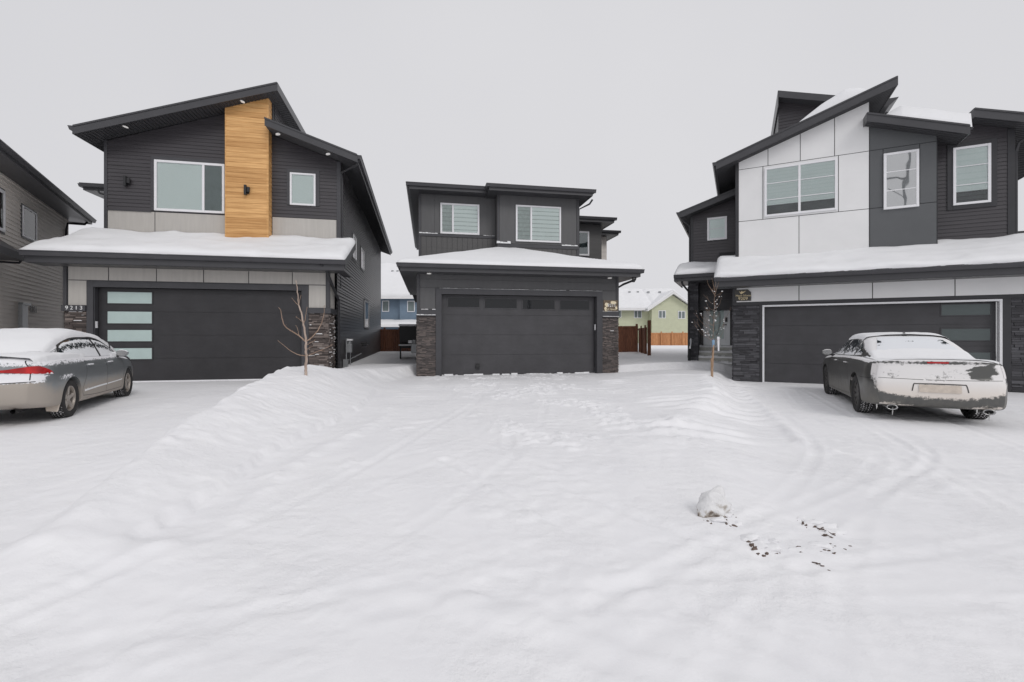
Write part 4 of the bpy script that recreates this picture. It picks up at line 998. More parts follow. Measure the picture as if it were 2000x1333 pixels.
# rear clerestory box rising behind roof A
wc = 3.4; k0, k1 = H.U(1521, wc), H.U(1640, wc); tC = lambda u: lin((k0, H.V(177, 1521, wc)), (k1, H.V(187, 1640, wc)), u)
m = MB(); m.prism([(k0+.02, A(k0)-.5), (k1+1.5, A(k1)-.5), (k1+1.5, tC(k1+1.5)-.2), (k0+.02, tC(k0)-.2)], wc+.5, 9); CB = m.build('clerestory', 'trim_black', R)
sq = MB(); siding(sq, [(k0+.02, A(k0)-.4), (k1+.4, A(k0)-.4), (k1+.4, tC(k1)-.2), (k0+.02, tC(k0)-.2)], front(wc+.48), .117, .019); sq.build('siding', 'siding_charcoal', CB)
fq = MB(); fq.prism([(k0, tC(k0)), (k1+1, tC(k1+1)), (k1+1, tC(k1+1)-.25), (k0, tC(k0)-.25)], wc, wc+.03); fq.prism([(k0, tC(k0)-.02), (k1+1, tC(k1+1)-.02), (k1+1, tC(k1+1)-.22), (k0, tC(k0)-.22)], wc+.031, 9.4); fq.box(k0-.03, k0, wc, 9.4, tC(k0)-.6, tC(k0))
fq.build('fascia', 'fascia', CB)
# roof C over the bay
rC = roof2(Cc, cC0[0], cC1[0], wf-.05, 9, 'roof')
s_ = MB(); q0, q1 = H.U(1727, wf), H.U(1903, wf)
def snowC(mb, p0, p1, y0, y1, th):
    rows = []; nU, nW = 60, 26
    for j in range(nW+1):
        row = []
        for i in range(nU+1):
            s = i/nU; t = j/nW; u = p0+(p1-p0)*s; w = y0+(y1-y0)*t
            h = th*min(1, (s/.22))**.8*(1-max(0, (s-.985)/.015)**2*.3)*(1-(1-min(t/.05, 1))**2.5*(1-min(s/.5,1)*.3))*(1+.13*float(fbm(u*1.4, w, 3)))
            if i == nU or (i == 0): h = -.01
            if j == 0: h = -.01
            row.append((u+(.02*math.sin(j*1.7) if i >= nU-1 else 0), w, Cc(u)+h-.01))
        rows.append(row)
    mb.grid(rows)
snowC(s_, q0, q1, wf+.02, 5.0, .46); s_.build('snow', 'snow_roof', rC, True)
# small eave between roof A and roof C
we = 3.0; m = MB(); z0 = H.V(194, 1730, we); m.prism([(H.U(1700, we), z0+.02), (H.U(1756, we), z0), (H.U(1737, we), z0-.24), (H.U(1700, we), z0-.30)], we, 8); m.build('eave', 'fascia', R)
# roof D at the far right
rD = roof2(Dd, dD0[0], dD1[0]+1.6, WS-.5, 10, 'roof')
s_ = MB(); snow_sheet(s_, (dD0[0]+.1, WS-.3, Dd(dD0[0])-.01), (dD1[0]+1.5, WS-.3, Dd(dD1[0]+1.5)-.01), (dD1[0]+1.5, 8, Dd(dD1[0]+1.5)-.01), (dD0[0]+.1, 8, Dd(dD0[0])-.01), .05, .3, .3); s_.build('snow', 'snow_roof', rD, True)
downspout(R, [(uS1+.35, WS-.3, Dd(uS1)-.5), (uS1+.1, WS-.06, Dd(uS1)-.72), (uS1+.06, WS-.0, Dd(uS1)-.95), (uS1+.06, WS, 3.5)], .04)
# garage roof
ew = -.62; e0 = H.U(1397, ew); vBk = vE+.98; e1 = uE+.8
sl = lambda w: vE+(vBk-vE)*(w-ew)/(WS-ew)
rg = MB(); rg.ext([(e0, ew, sl(ew)), (e0, WS+1.2, sl(WS+1.2)), (e0, WS+1.2, sl(WS+1.2)-.2), (e0, ew, sl(ew)-.2)], (e1-e0, 0, 0)); RG = rg.build('garage_roof', 'shingle', R)
fa = MB(); fa.box(e0, e1, ew-.03, ew-.001, vE-.30, vE-.012); fa.box(e0, e1, ew, 0, vE-.31, vE-.285)
fa.ext([(e0, ew, sl(ew)), (e0, WS+1.2, sl(WS+1.2)), (e0, WS+1.2, sl(WS+1.2)-.24), (e0, ew, sl(ew)-.30)], (-.028, 0, 0)); fa.build('fascia', 'fascia', RG)
gt = MB(); gutter(gt, (e0-.03, ew-.03, vE), (e1, ew-.03, vE), (0, -1, 0), .135, .13); gt.build('gutter', 'trim_dark', RG)
s_ = MB(); snow_sheet(s_, (e0-.03, ew-.12, sl(ew)-.02), (e1, ew-.12, sl(ew)-.02), (e1, WS-.02, sl(WS)-.02), (e0-.03, WS-.02, sl(WS)-.02), .15, .09, .16, (1, 1, 0, 1), 5.5, over=.03)
s_.build('snow', 'snow_roof', RG, True)
# entry wing on the left
WD = 3.35; uP0 = H.U(1350, WD); vW = H.V(416, 1415, WD-.4)
wA0, wA1 = (H.U(1328, WD-.45), H.V(414, 1328, WD-.45)), (H.U(1416, WD-.45), H.V(377, 1416, WD-.45)); Ww = lambda u: lin(wA0, wA1, u)
m = MB(); m.prism([(uP0, 2.5), (uW0-.1, 2.5), (uW0-.1, Ww(uW0-.1)-.28), (uP0, Ww(uP0)-.28)], WD+.002, 12); m.box(uP0+.0, uW0-.1, WD+.6, 12, 0, 2.6); m.build('entry_wall', 'trim_black', R)
sd_ = MB(); siding(sd_, [(uP0+.08, 2.9), (uW0-.08, 2.9), (uW0-.08, Ww(uW0-.08)-.26), (uP0+.08, Ww(uP0+.08)-.26)], front(WD), .117, .019)
siding(sd_, [(uP0, 0), (uG0+.2, 0), (uG0+.2, 3.0), (uP0, 3.0)], front(WD+.58), .15, .016); sd_.build('siding', 'siding_charcoal', R)
tr = MB(); tr.box(uP0-.02, uP0+.08, WD-.03, WD, 2.8, Ww(uP0)-.26); tr.each('corner_trim', 'trim_black', R)
rW = roof2(Ww, wA0[0], uW0+.1, WD-.45, 10, 'roof', th=.24)
gt = MB(); gutter(gt, (wA0[0]-.028, WD-.45, Ww(wA0[0])-.01), (wA0[0]-.028, 10, Ww(wA0[0])-.01), (-1, 0, 0)); gt.build('gutter', 'trim_dark', rW)
downspout(R, [(wA0[0]+.0, WD-.3, Ww(wA0[0])-.13), (wA0[0]+.08, WD-.25, Ww(wA0[0])-.30), (uP0-.06, WD-.06, Ww(wA0[0])-.5), (uP0-.05, WD-.03, Ww(wA0[0])-.8), (uP0-.05, WD-.03, 3.3)], .035)
window(R, WD-.012, H.U(1381.5, WD), H.U(1420, WD), H.V(471, 1382, WD), H.V(427, 1382, WD), (), ['plain'], .08, (.5,))
# porch roof
pw_ = 2.1; p0 = H.U(1318, pw_); vP = H.V(538, 1320, pw_)
slp = lambda w: vP+.40*(w-pw_)
rg = MB(); rg.ext([(p0, pw_, slp(pw_)), (p0, WD, slp(WD)), (p0, WD, slp(WD)-.2), (p0, pw_, slp(pw_)-.2)], (e0+.3-p0, 0, 0)); RP = rg.build('porch_roof', 'shingle', R)
fa = MB(); fa.box(p0, e0+.2, pw_-.028, pw_, vP-.24, vP-.01); fa.box(p0-.028, p0, pw_-.028, WD+1.5, vP-.24, vP-.0); fa.box(p0, e0+.2, pw_, WD+.5, vP-.25, vP-.235); fa.build('fascia', 'fascia', RP)
gt = MB(); gutter(gt, (p0-.03, pw_-.03, vP), (e0+.1, pw_-.03, vP), (0, -1, 0)); gt.build('gutter', 'trim_dark', RP)
s_ = MB(); snow_sheet(s_, (p0-.02, pw_-.08, slp(pw_)-.02), (e0+.25, pw_-.08, slp(pw_)-.02), (e0+.25, WD-.02, slp(WD)-.02), (p0-.02, WD-.02, slp(WD)-.02), .15, .08, .16, (1, 0, 0, 1), 8.5)
snow_sheet(s_, (p0-.02, WD-.02, slp(WD)-.02), (uP0-.03, WD-.02, slp(WD)-.02), (uP0-.03, WD+1.2, slp(WD)), (p0-.02, WD+1.2, slp(WD)), .12, .08, .14, (0, 0, 1, 1), 9.5)
s_.build('snow', 'snow_roof', RP, True)
# stone column left of the door
c0, c1 = H.U(1345, WD-.5), H.U(1364, WD-.5); m = MB(); m.box(c0, c1, WD-.5, WD+.6, -.3, vP-.22); m.build('porch_column', 'stone_black', R)
m = MB(); stone(m, c0, c1, -.1, vP-.24, front(WD-.5), rg_, .05, .09, .1, .3); stone(m, WD-.5, WD+.5, -.1, vP-.24, sideL(c0), rg_, .05, .09, .1, .3); m.build('stone_veneer', 'stone_black', R)
downspout(R, [(p0+.25, pw_+.0, vP-.12), (p0+.27, pw_+.05, vP-.35), (p0+.47, pw_+.35, vP-.62), (p0+.47, pw_+.4, vP-1.0), (p0+.47, pw_+.42, .0)], .04)
# front door
yD = WD+.56; d0, d1 = H.U(1374, yD), H.U(1426, yD); vd0, vd1 = H.V(676, 1400, yD), H.V(573, 1400, yD)
m = MB(); f = .06
m.box(d0, d0+f, yD-.05, yD, vd0, vd1); m.box(d1-f, d1, yD-.05, yD, vd0, vd1); m.box(d0+f, d1-f, yD-.05, yD, vd1-f, vd1); m.box(d0+f, d1-f, yD-.05, yD, vd0, vd0+.03)
m.box(d0+f, d1-f, yD-.03, yD, vd0+.03, vd1-f); DR = m.build('front_door', 'door_blue', R, bevel=.004)
m = MB(); dm = (d0+d1)/2; hw_ = (d1-d0)*.27; t = .05
for a, b, c, d_ in ((dm-hw_-t, dm-hw_, vd0+.30, vd1-.28), (dm+hw_, dm+hw_+t, vd0+.30, vd1-.28), (dm-hw_-t, dm+hw_+t, vd1-.28, vd1-.23), (dm-hw_-t, dm+hw_+t, vd0+.25, vd0+.30)): m.box(a, b, yD-.05, yD-.028, c, d_)
m.build('molding', 'door_blue', DR, bevel=.006)
m = MB(); m.box(dm-hw_, dm+hw_, yD-.036, yD-.0305, vd0+.30, vd1-.28); m.build('door_glass', 'frosted', DR)
m = MB()
for sgn in (-1, 1):
    for ph in (0, 1):
        m.tube([(dm+sgn*hw_*.55*math.sin(t_*math.pi)*(1-.3*ph), yD-.044, vd0+.42+(vd1-vd0-.85)*t_) for t_ in np.linspace(.02+.2*ph, .98-.2*ph, 14)], .010, 5)
m.build('caming', 'metal_grey', DR)
m = MB(); uh = d1-.14; m.box(uh-.045, uh+.045, yD-.075, yD-.03, vd0+.98, vd0+1.16); m.tube([(uh, yD-.03, vd0+.86), (uh, yD-.09, vd0+.86), (uh-.12, yD-.09, vd0+.855)], .018); m.build('handle', 'metal_dark', DR)
HR = H
# steps (one precast concrete stair)
ys = yD-.25; s0, s1 = H.U(1346, ys-1.0), H.U(1431, ys-.6)+.25; nst = 5; rise = (vd0-.05)/nst
m = MB(); sn = MB()
for k in range(nst):
    y0_ = ys-1.25+.27*k if k else ys-1.25; 
    y0_ = ys-.27*(nst-k)+.05
    z1_ = rise*(k+1); m.box(s0 if k > 0 else s0-.12, s1, y0_, ys+.9, z1_-rise-(.4 if k == 0 else 0), z1_-.0)
    n_ = 14
    for q_ in range(n_):
        a = s0+.02+(s1-s0-.04)*q_/n_; b = s0+.02+(s1-s0-.04)*(q_+1)/n_; hh = .045+.045*RNG.random()
        y1_ = y0_+.27 if k < nst-1 else y0_+.5
        sn.hexa([(a, y0_+.015, z1_-.002), (b, y0_+.015, z1_-.002), (b, y1_, z1_-.002), (a, y1_, z1_-.002), (a, y0_+.05, z1_+hh), (b, y0_+.05, z1_+hh), (b, y1_, z1_+hh+.02), (a, y1_, z1_+hh+.02)])
ST = m.build('steps', 'concrete', R, bevel=.01); sn.build('snow', 'snow_roof', ST)
m = MB(); zt_ = rise*nst
m.tube([(s0+.05, ys-.27*nst+.15, .05), (s0+.05, ys-.27*nst+.15, .95)], .02); m.tube([(s0+.05, ys-.15, zt_-.1), (s0+.05, ys-.15, zt_+.9)], .02); m.tube([(s0+.05, ys-.27*nst+.10, .95), (s0+.05, ys-.10, zt_+.9)], .022)
for k in range(1, 5): t_ = k/5; m.tube([(s0+.05, ys-1.2+1.05*t_, zt_*t_+.1), (s0+.05, ys-1.2+1.05*t_, .95+(zt_-.05)*t_)], .011)
RL = m.build('handrail', 'metal_dark', R)
m = MB(); m.tube([(s0+.05, ys-1.25, .975), (s0+.05, ys-.5, .975+zt_*.62)], .034, 8); m.build('snow', 'snow_roof', RL)
m = MB(); xa = H.U(1312, ys-1.0); m.box(xa, s0-.02, ys-1.0, ys-.7, -.1, .34); m.build('landing_block', 'concrete', R, bevel=.02)
# plaque
a0_, a1_ = H.U(1435.5), H.U(1467); v0_, v1_ = H.V(588.5, 1450), H.V(566.5, 1450)
plq = empty('nameplate', H.world((a0_+a1_)/2, -.02, (v0_+v1_)/2), H.a, 'black house nameplate with gold lettering on the white panel above the dark stone', 'nameplate')
a = (a1_-a0_)/2; h_ = (v1_-v0_)/2
b = MB(); pts = [(-a, -h_*.55), (-a*.75, -h_), (a, -h_), (a, h_*.5), (a*.6, h_), (-a*.75, h_), (-a*.9, h_*1.2), (-a, h_)]
b.ext([(p, -.025, q) for p, q in pts], (0, .02, 0)); b.build('board', 'plaque_dark', plq)
b = MB(); b.ext([(p*a, -.0285, q*h_) for p, q in ((-.25, .2), (-.5, .72), (-.28, .55), (-.15, .8), (-.02, .6), (.4, .82), (.1, .45))], (0, .003, 0)); b.build('emblem', 'numeral_gold', plq)
text_mesh('lettering', 'Mann Niwas', .088, 'numeral_gold', plq, (.01, -.030, -.01), ext=.003); text_mesh('house_number', '9209', .14, 'numeral_gold', plq, (0, -.030, -h_*.60), ext=.003)

# ============================================================ FAR LEFT HOUSE (beige siding, side wall seen obliquely)
ang = math.atan2(.852, -.522)               # wall runs away from the viewer to the left... far end at the lane
far = Vector((-17.6, 18.0)); near = far+Vector((.522, -.852))*8.2
# local frame: u from near to far end, w into the house (to the left)
a_ = math.atan2(far.y-near.y, far.x-near.x)
R = empty('house', (near.x, near.y, .1), a_, 'beige lap sided house with a dark roof at the left edge behind the silver car', 'house')
Lw = (far-near).length; HH = 5.95
m = MB(); m.box(0, Lw-.01, .02, 9, -.4, HH+.2); m.build('wall', 'siding_beige', R)
m = MB(); siding(m, [(0, 0), (Lw, 0), (Lw, HH), (0, HH)], front(0.0), .125, .03); m.build('siding', 'siding_beige', R)
m = MB(); m.box(Lw-.02, Lw+.07, -.03, .1, 0, HH); m.each('corner_trim', 'siding_beige', R)
m = MB(); m.box(-.6, Lw+.5, -.62, 9.4, HH, HH+.04); RR = m.build('soffit', 'siding_beige', R); RR.data.materials[0] = MT['metal_grey'] if False else MT['trim_dark']
m = MB(); m.ext([(-.6, -.62, HH+.04), (-.6, 9.4, HH+.04), (-.6, 4.4, HH+1.9)], (Lw+1.1, 0, 0)); RR = m.build('roof', 'shingle', R)
m = MB(); m.box(-.6, Lw+.5, -.65, -.62, HH-.02, HH+.18); m.box(Lw+.5, Lw+.53, -.62, 9, HH-.02, HH+.18); m.build('fascia', 'trim_dark', RR)
m = MB(); gutter(m, (-.6, -.65, HH+.19), (Lw+.6, -.65, HH+.19), (0, -1, 0)); m.build('gutter', 'trim_dark', RR)
m = MB(); snow_sheet(m, (-.6, -.6, HH+.10), (Lw+.5, -.6, HH+.10), (Lw+.5, 4.4, HH+1.88), (-.6, 4.4, HH+1.88), .05, .3, .3); m.build('snow', 'snow_roof', RR, True)
downspout(R, [(Lw+.15, -.6, HH+.05), (Lw+.1, -.5, HH-.12), (Lw-.35, -.10, HH-.22), (Lw-.4, -.07, HH-.5), (Lw-.4, -.06, .1)], .04)
def fu(px):
    k = (px-1000)/889; dx, dy = (far-near)/Lw; return (k*near.y-near.x)/(dx-k*dy)
def fv(py, px):
    u = fu(px); return CAMZ+(656-py)/889*(near.y+(far.y-near.y)/Lw*u)-.1
window(R, -.01, fu(39.5), fu(67), fv(462, 42), fv(402, 42), (), ['white'], .05, trim=(.05, .05, .05, .05), trim_mat='trim_dark')
window(R, -.01, fu(-30), fu(4), fv(454, 3), fv(373, 3), (), ['white'], .09, trim=(.05, .05, .05, .05), trim_mat='trim_dark')
m = MB(); a, b = fu(33), fu(36); m.box(a, a+.05, -.12, -.03, 0, fv(592, 35)); m.box(a+.12, fu(50), -.05, -.03, 0, fv(595, 45)); m.box(a, fu(50), -.13, -.03, fv(595, 35), fv(591, 35)); m.build('door_trim', 'metal_grey', R)
m = MB(); m.box(a+.05, a+.14, -.045, -.03, 0, fv(596, 37)); m.build('side_door', 'plastic_black', R)
text_mesh('house_number', '9241', .30, 'numeral_dark', R, ((fu(50)+fu(72))/2, -.05, fv(605, 62)))
m = MB(); u_ = fu(-4); v_ = fv(505, 15); m.box(-.6, u_, -.55, -.03, v_-.14, v_+.05); m.ext([(-.6, -.55, v_+.05), (-.6, -.03, v_+.05), (-.6, -.03, v_+.45)], (u_+.6, 0, 0)); m.build('porch_roof', 'trim_dark', R)
downspout(R, [(u_-.1, -.5, v_-.1), (u_-.12, -.45, v_-.2), (u_-.5, -.1, v_-.24), (u_-.55, -.07, v_-.3)], .03)

# ============================================================ FAR RIGHT NEIGHBOUR
R = empty('house', (27.2, 21.5, 0), rad(-30), 'dark roofed house showing only a sliver beyond the right house at the right edge', 'house')
m = MB(); m.box(0, 9, 0, 8, 0, 5.2); m.build('wall', 'siding_charcoal', R)
m = MB(); m.ext([(-.7, -.6, 5.2), (4.4, -.6, 8.4), (9.6, -.6, 5.2)], (0, 9, 0)); r_ = m.build('roof', 'fascia', R)
m = MB(); m.ext([(-.75, -.5, 5.3), (4.4, -.5, 8.5), (4.4, -.5, 8.42), (-.6, -.5, 5.22)], (0, 8.8, 0)); m.build('snow', 'snow_roof', r_)

# ============================================================ BACKGROUND HOUSES
def simple_window(R, y, a, b, c, d, mull=None, dark='screen'):
    m = MB(); f = .07; m.box(a-f, b+f, y-.05, y, c-f, c); m.box(a-f, b+f, y-.05, y, d, d+f); m.box(a-f, a, y-.05, y, c, d); m.box(b, b+f, y-.05, y, c, d)
    if mull: m.box(mull-.04, mull+.04, y-.045, y, c, d)
    w = m.build('window', 'vinyl_white', R)
    m = MB(); m.box(a, b, y-.02, y-.012, c, d); m.build('pane', dark, w)
# blue house
ZB = 50; X_ = lambda px, Z: (px-1000)/889*Z; V_ = lambda py, Z: CAMZ+(656-py)/889*Z
R = empty('house', (X_(745, ZB), ZB, .2), 0, 'blue sided house with snow covered roof seen in the gap left of the middle house', 'house')
o_ = X_(745, ZB); zz = lambda py: V_(py, ZB)-.2
m = MB(); m.box(-8, X_(783, ZB)-o_, 0, 9, 0, zz(583)); m.box(X_(783, ZB)-o_, 12, -.5, 9, 0, zz(582)); m.build('wall', 'siding_blue', R)
m = MB(); siding(m, [(-7.9, 2.2), (X_(783, ZB)-o_, 2.2), (X_(783, ZB)-o_, zz(585)), (-7.9, zz(585))], front(0), .2, .03); siding(m, [(X_(783, ZB)-o_, 2.2), (12, 2.2), (12, zz(585)), (X_(783, ZB)-o_, zz(585))], front(-.5), .2, .03); m.build('siding', 'siding_blue', R)
m = MB(); m.ext([(-9, -1.1, zz(583)), (-9, 12, zz(583)), (-9, 5.5, zz(583)+4.6)], (22, 0, 0)); rr = m.build('roof', 'shingle', R)
m = MB(); m.box(-9, 13, -1.2, -1.05, zz(583)-.15, zz(583)+.12); m.build('gutter', 'panel_white', rr)
m = MB(); snow_sheet(m, (-9, -1.15, zz(583)+.1), (13, -1.15, zz(583)+.1), (13, 5.5, zz(583)+4.65), (-9, 5.5, zz(583)+4.65), .25, .4, .3); m.build('snow', 'snow_roof', rr, True)
m = MB()
for px in (765, 775): m.box(X_(px-2, 53)-o_, X_(px+2, 53)-o_, 3.3, 3.7, zz(583)+2.6, zz(583)+3.55)
m.each('roof_vent', 'metal_grey', rr)
simple_window(R, -.03, X_(748, ZB)-o_, X_(759, ZB)-o_, zz(608), zz(589)); simple_window(R, -.53, X_(799, ZB)-o_, X_(811, ZB)-o_, zz(609), zz(590))
m = MB(); m.ext([(-8, -2.6, zz(638)), (-8, -.5, zz(638)), (-8, -.5, zz(627))], (20, 0, 0)); pr = m.build('porch_roof', 'shingle', R)
m = MB(); m.box(-8, 12, -2.75, -2.6, zz(640)+.0, zz(635)); m.build('gutter', 'panel_white', pr)
m = MB(); snow_sheet(m, (-8, -2.7, zz(637)), (12, -2.7, zz(637)), (12, -.52, zz(627)), (-8, -.52, zz(627)), .2, .3, .25); m.build('snow', 'snow_roof', pr, True)
# green house
ZG = 58; o_ = X_(1207, ZG); zz = lambda py: V_(py, ZG)-.2
R = empty('house', (o_, ZG, .2), 0, 'pale green gabled house with snowy roof behind the gap right of the middle house', 'house')
gx0, gx1 = X_(1273, ZG)-o_, X_(1352, ZG)-o_; gm_ = (gx0+gx1)/2; ve_ = zz(603); vg_ = zz(575)
m = MB(); m.box(-8, gx0, 1.2, 9, 0, ve_); m.prism([(gx0, 0), (gx1, 0), (gx1, ve_), (gm_, vg_-.1), (gx0, ve_)], 0, 9); m.build('wall', 'siding_green', R)
m = MB(); siding(m, [(-7.9, 1), (gx0, 1), (gx0, ve_), (-7.9, ve_)], front(1.2), .2, .03); siding(m, [(gx0, .8), (gx1, .8), (gx1, ve_), (gm_, vg_-.1), (gx0, ve_)], front(0), .2, .03); m.build('siding', 'siding_green', R)
m = MB(); m.ext([(-9, .3, ve_), (-9, 13, ve_), (-9, 6.5, ve_+3.1)], (gx1+9, 0, 0)); rr = m.build('roof', 'shingle', R); m = MB(); m.ext([(gx0-.7, -.6, ve_-.35), (gm_, -.6, vg_+.1), (gx1+.7, -.6, ve_-.35), (gx1+.7, -.6, ve_-.15), (gm_, -.6, vg_+.35), (gx0-.7, -.6, ve_-.15)][::-1], (0, 7, 0)); m.build('gable_roof', 'panel_white', R)
m = MB(); m.prism([(gx0-.7, ve_-.4), (gm_, vg_+.0), (gm_, vg_+.26), (gx0-.7, ve_-.14)], -.68, -.6); m.prism([(gx1+.7, ve_-.4), (gm_, vg_+.0), (gm_, vg_+.26), (gx1+.7, ve_-.14)], -.68, -.6); m.box(-9, gx0-.5, .2, .3, ve_-.22, ve_+.05); m.build('fascia', 'panel_white', rr)
m = MB(); snow_sheet(m, (-9, .25, ve_+.02), (gx0+.5, .25, ve_+.02), (gx0+.5, 6.5, ve_+3.1), (-9, 6.5, ve_+3.1), .25, .4, .3)
snow_sheet(m, (gx0+.5, .9, ve_+.3), (gx1, .9, ve_+.3), (gx1, 6.5, ve_+3.1), (gx0+.5, 6.5, ve_+3.1), .25, .4, .3)
for s in (-1, 1):
    e_ = gx0-.7 if s < 0 else gx1+.7
    m.hexa([(e_, -.66, ve_-.2), (gm_, -.66, vg_+.3), (gm_, 6, vg_+.3), (e_, 6, ve_-.2), (e_, -.62, ve_+.05), (gm_, -.62, vg_+.52), (gm_, 6, vg_+.52), (e_, 6, ve_+.05)])
m.build('snow', 'snow_roof', rr)
m = MB()
for px in (1225, 1241, 1261, 1283): m.box(X_(px-1.8, 64)-o_-.0, X_(px+1.8, 64)-o_, 4.6, 5.0, ve_+2.2, ve_+2.66)
m.each('roof_vent', 'metal_grey', rr)
simple_window(R, -.03, X_(1287, ZG)-o_, X_(1299, ZG)-o_, zz(621), zz(608), X_(1293, ZG)-o_); simple_window(R, -.03, X_(1325, ZG)-o_, X_(1337, ZG)-o_, zz(622), zz(609), X_(1331, ZG)-o_)
simple_window(R, 1.17, X_(1240, 59)-o_, X_(1253, 59)-o_, zz(620), zz(607), X_(1246, 59)-o_); simple_window(R, 1.17, X_(1202, 59)-o_, X_(1213, 59)-o_, zz(619), zz(606))

# ============================================================ FENCES
def fence(name, p0, p1, z0, h, mat, label, posts=(0, 1), bw_=.14, postmat=None, ph=.12, rails=True):
    p0, p1 = Vector(p0), Vector(p1); L = (p1-p0).length; R = empty(name, (p0.x, p0.y, z0), math.atan2(p1.y-p0.y, p1.x-p0.x), label, 'fence')
    m = MB(); rr_ = random.Random(int(L*100)); u = 0
    while u < L-.02: m.box(u+.003, min(u+bw_, L)-.003, 0, .02, -.3, h+rr_.uniform(-.006, .006), rr_.random()); u += bw_
    m.build('boards', mat, R)
    if rails:
        m = MB(); m.box(0, L, -.03, -.001, h-.12, h-.03); m.box(0, L, -.03, -.001, .15, .24); m.build('rail', mat, R)
    for k in posts:
        m = MB(); m.box(k*L-.06, k*L+.06, -.10, -.031, -.3, h+ph); m.build('post', postmat or mat, R)
    return R
fence('fence', (X_(735, 32), 32), (X_(818, 32), 32), .35, 1.55, 'fence_brown', 'dark brown board fence behind the gap left of the middle house', (.2, .55, .85))
fence('fence', (X_(1190, 29), 29), (X_(1246, 28), 28), .15, 1.9, 'fence_brown', 'brown board fence beside the right corner of the middle house', (0, .97))
fence('fence', (X_(1247, 28.3), 28.3), (X_(1263, 24.6), 24.6), .15, 1.75, 'fence_brown', 'short dark brown fence return leading to the lone gate post', (0, .5, .97), .14)
fence('fence', (X_(1266, 47), 47), (X_(1350, 47), 47), .25, 1.50, 'fence_orange', 'orange cedar fence in front of the pale green house', (.05, .3, .55, .8))
m = MB(); m.box(-.07, .07, -.07, .07, -.4, 1.78); po = m.build('gate_post', 'fence_brown', None); po.location = (X_(1268, 23), 23, gz(X_(1268, 23), 23)); tag(po, 'lone brown wooden gate post standing in the snow before the green house', 'post')
# ============================================================ YOUNG TREES
def limb(mb, pts, r0, r1, n=7, seg=5):
    P = [Vector(p) for p in pts]; Q = []
    for i in range(len(P)-1):
        a, b, c, d = P[max(i-1, 0)], P[i], P[i+1], P[min(i+2, len(P)-1)]
        for k in range(seg):
            t = k/seg; Q.append(.5*((2*b)+(c-a)*t+(2*a-5*b+4*c-d)*t*t+(-a+3*b-3*c+d)*t**3))
    Q.append(P[-1]); rr = random.Random(len(mb.v))
    Q = [q+Vector((rr.uniform(-1, 1), rr.uniform(-1, 1), 0))*r0*.25 for q in Q]
    mb.tube(Q, r0, n, r1)
ty = 9.4; tx = X_(597.5, ty); tz = gz(tx, ty); k_ = ty/889
T = empty('young_tree', (tx, ty, tz), 0, 'bare young tree on top of the snowbank before the left garage door', 'tree')
tp = lambda px, py, dy=0: ((px-597.5)*k_, dy, (748-py)*k_)
m = MB(); limb(m, [(tp(598, 752)), tp(597, 735), tp(598, 712), tp(597, 695), tp(597.5, 681), tp(594, 655), tp(589, 630), tp(583.5, 610), tp(581, 590), tp(579.5, 575), tp(577.5, 562)], .030, .006, 9)
m.build('trunk', 'bark', T, True)
m = MB()
for pts, r in (([tp(596, 682), tp(586, 671, -.05), tp(572, 661, -.1), tp(563, 652, -.15), tp(558, 637, -.15), tp(553, 622, -.1), tp(548.5, 616, -.1)], .016),
    ([tp(598, 682), tp(606, 675, .05), tp(617, 660, .1), tp(624, 643, .12), tp(629, 625, .1), tp(629, 612, .1)], .014),
    ([tp(597, 710), tp(588, 708, -.1), tp(577, 700, -.2), tp(567, 690, -.25), tp(557, 680, -.3)], .010),
    ([tp(599, 711), tp(607, 706, .1), tp(618, 700, .2), tp(630, 694, .25), tp(638, 689, .3)], .009), ([tp(618, 700.5, .2), tp(626, 702, .2)], .005),
    ([tp(598, 700), tp(606, 694, -.05), tp(615, 692, -.1)], .007), ([tp(598, 690), tp(604, 684, .1), tp(609, 680, .15)], .006),
    ([tp(593.5, 647), tp(588, 644, .05), tp(580, 638, .1), tp(573, 634, .1)], .008), ([tp(593.5, 646), tp(598, 640, -.05), tp(602, 628, -.1), tp(605, 615, -.12)], .008),
    ([tp(584, 612), tp(577, 608, .05), tp(569, 601, .1), tp(565, 596, .1)], .006), ([tp(584, 611), tp(587, 604, -.05), tp(590, 592, -.05)], .006),
    ([tp(586, 671, -.05), tp(582, 661, .0), tp(577, 653, .05), tp(575, 651, .05)], .006)): limb(m, pts, r, .0035, 6)
rt = random.Random(2)
for _ in range(46):
    v = Vector(rt.choice(m.v)); d = Vector((rt.uniform(-1, 1), rt.uniform(-1, 1), rt.uniform(.1, 1))).normalized()*rt.uniform(.015, .045); m.tube([v, v+d], .003, 4, .0015)
m.build('branches', 'bark_thin', T, True)

ty = 13.6; tx = X_(1390, ty); tz = gz(tx, ty); k_ = ty/889
T = empty('sapling', (tx, ty, tz), 0, 'thin staked sapling with tied ribbons in front of the right house entry steps', 'tree')
tp = lambda px, py, dy=0: ((px-1390)*k_, dy, (741-py)*k_)
m = MB(); limb(m, [tp(1390, 745), tp(1391, 700), tp(1392, 670), tp(1394, 640), tp(1395, 610), tp(1396, 580), tp(1398, 556)], .010, .003, 8); m.build('trunk', 'bark_thin', T, True)
m = MB(); rt = random.Random(14)
for i in range(30):
    t = rt.uniform(.32, .92); y_ = 741-t*185; px = 1391+(t)*5; s = rt.choice((-1, 1)); L = (1.10-t)*rt.uniform(20, 50); dy = rt.uniform(-.35, .35)
    pts = [tp(px, y_), tp(px+s*L*.45, y_-L*.25, dy*.5), tp(px+s*L*.75, y_-L*.75, dy), tp(px+s*L*.9, y_-L*1.3, dy*1.2)]
    limb(m, pts, .0035, .0015, 5, 4)
    if rt.random() < .6: a = Vector(pts[2]); m.tube([a, a+Vector((s*.12, rt.uniform(-.1, .1), .16))], .003, 4, .0015)
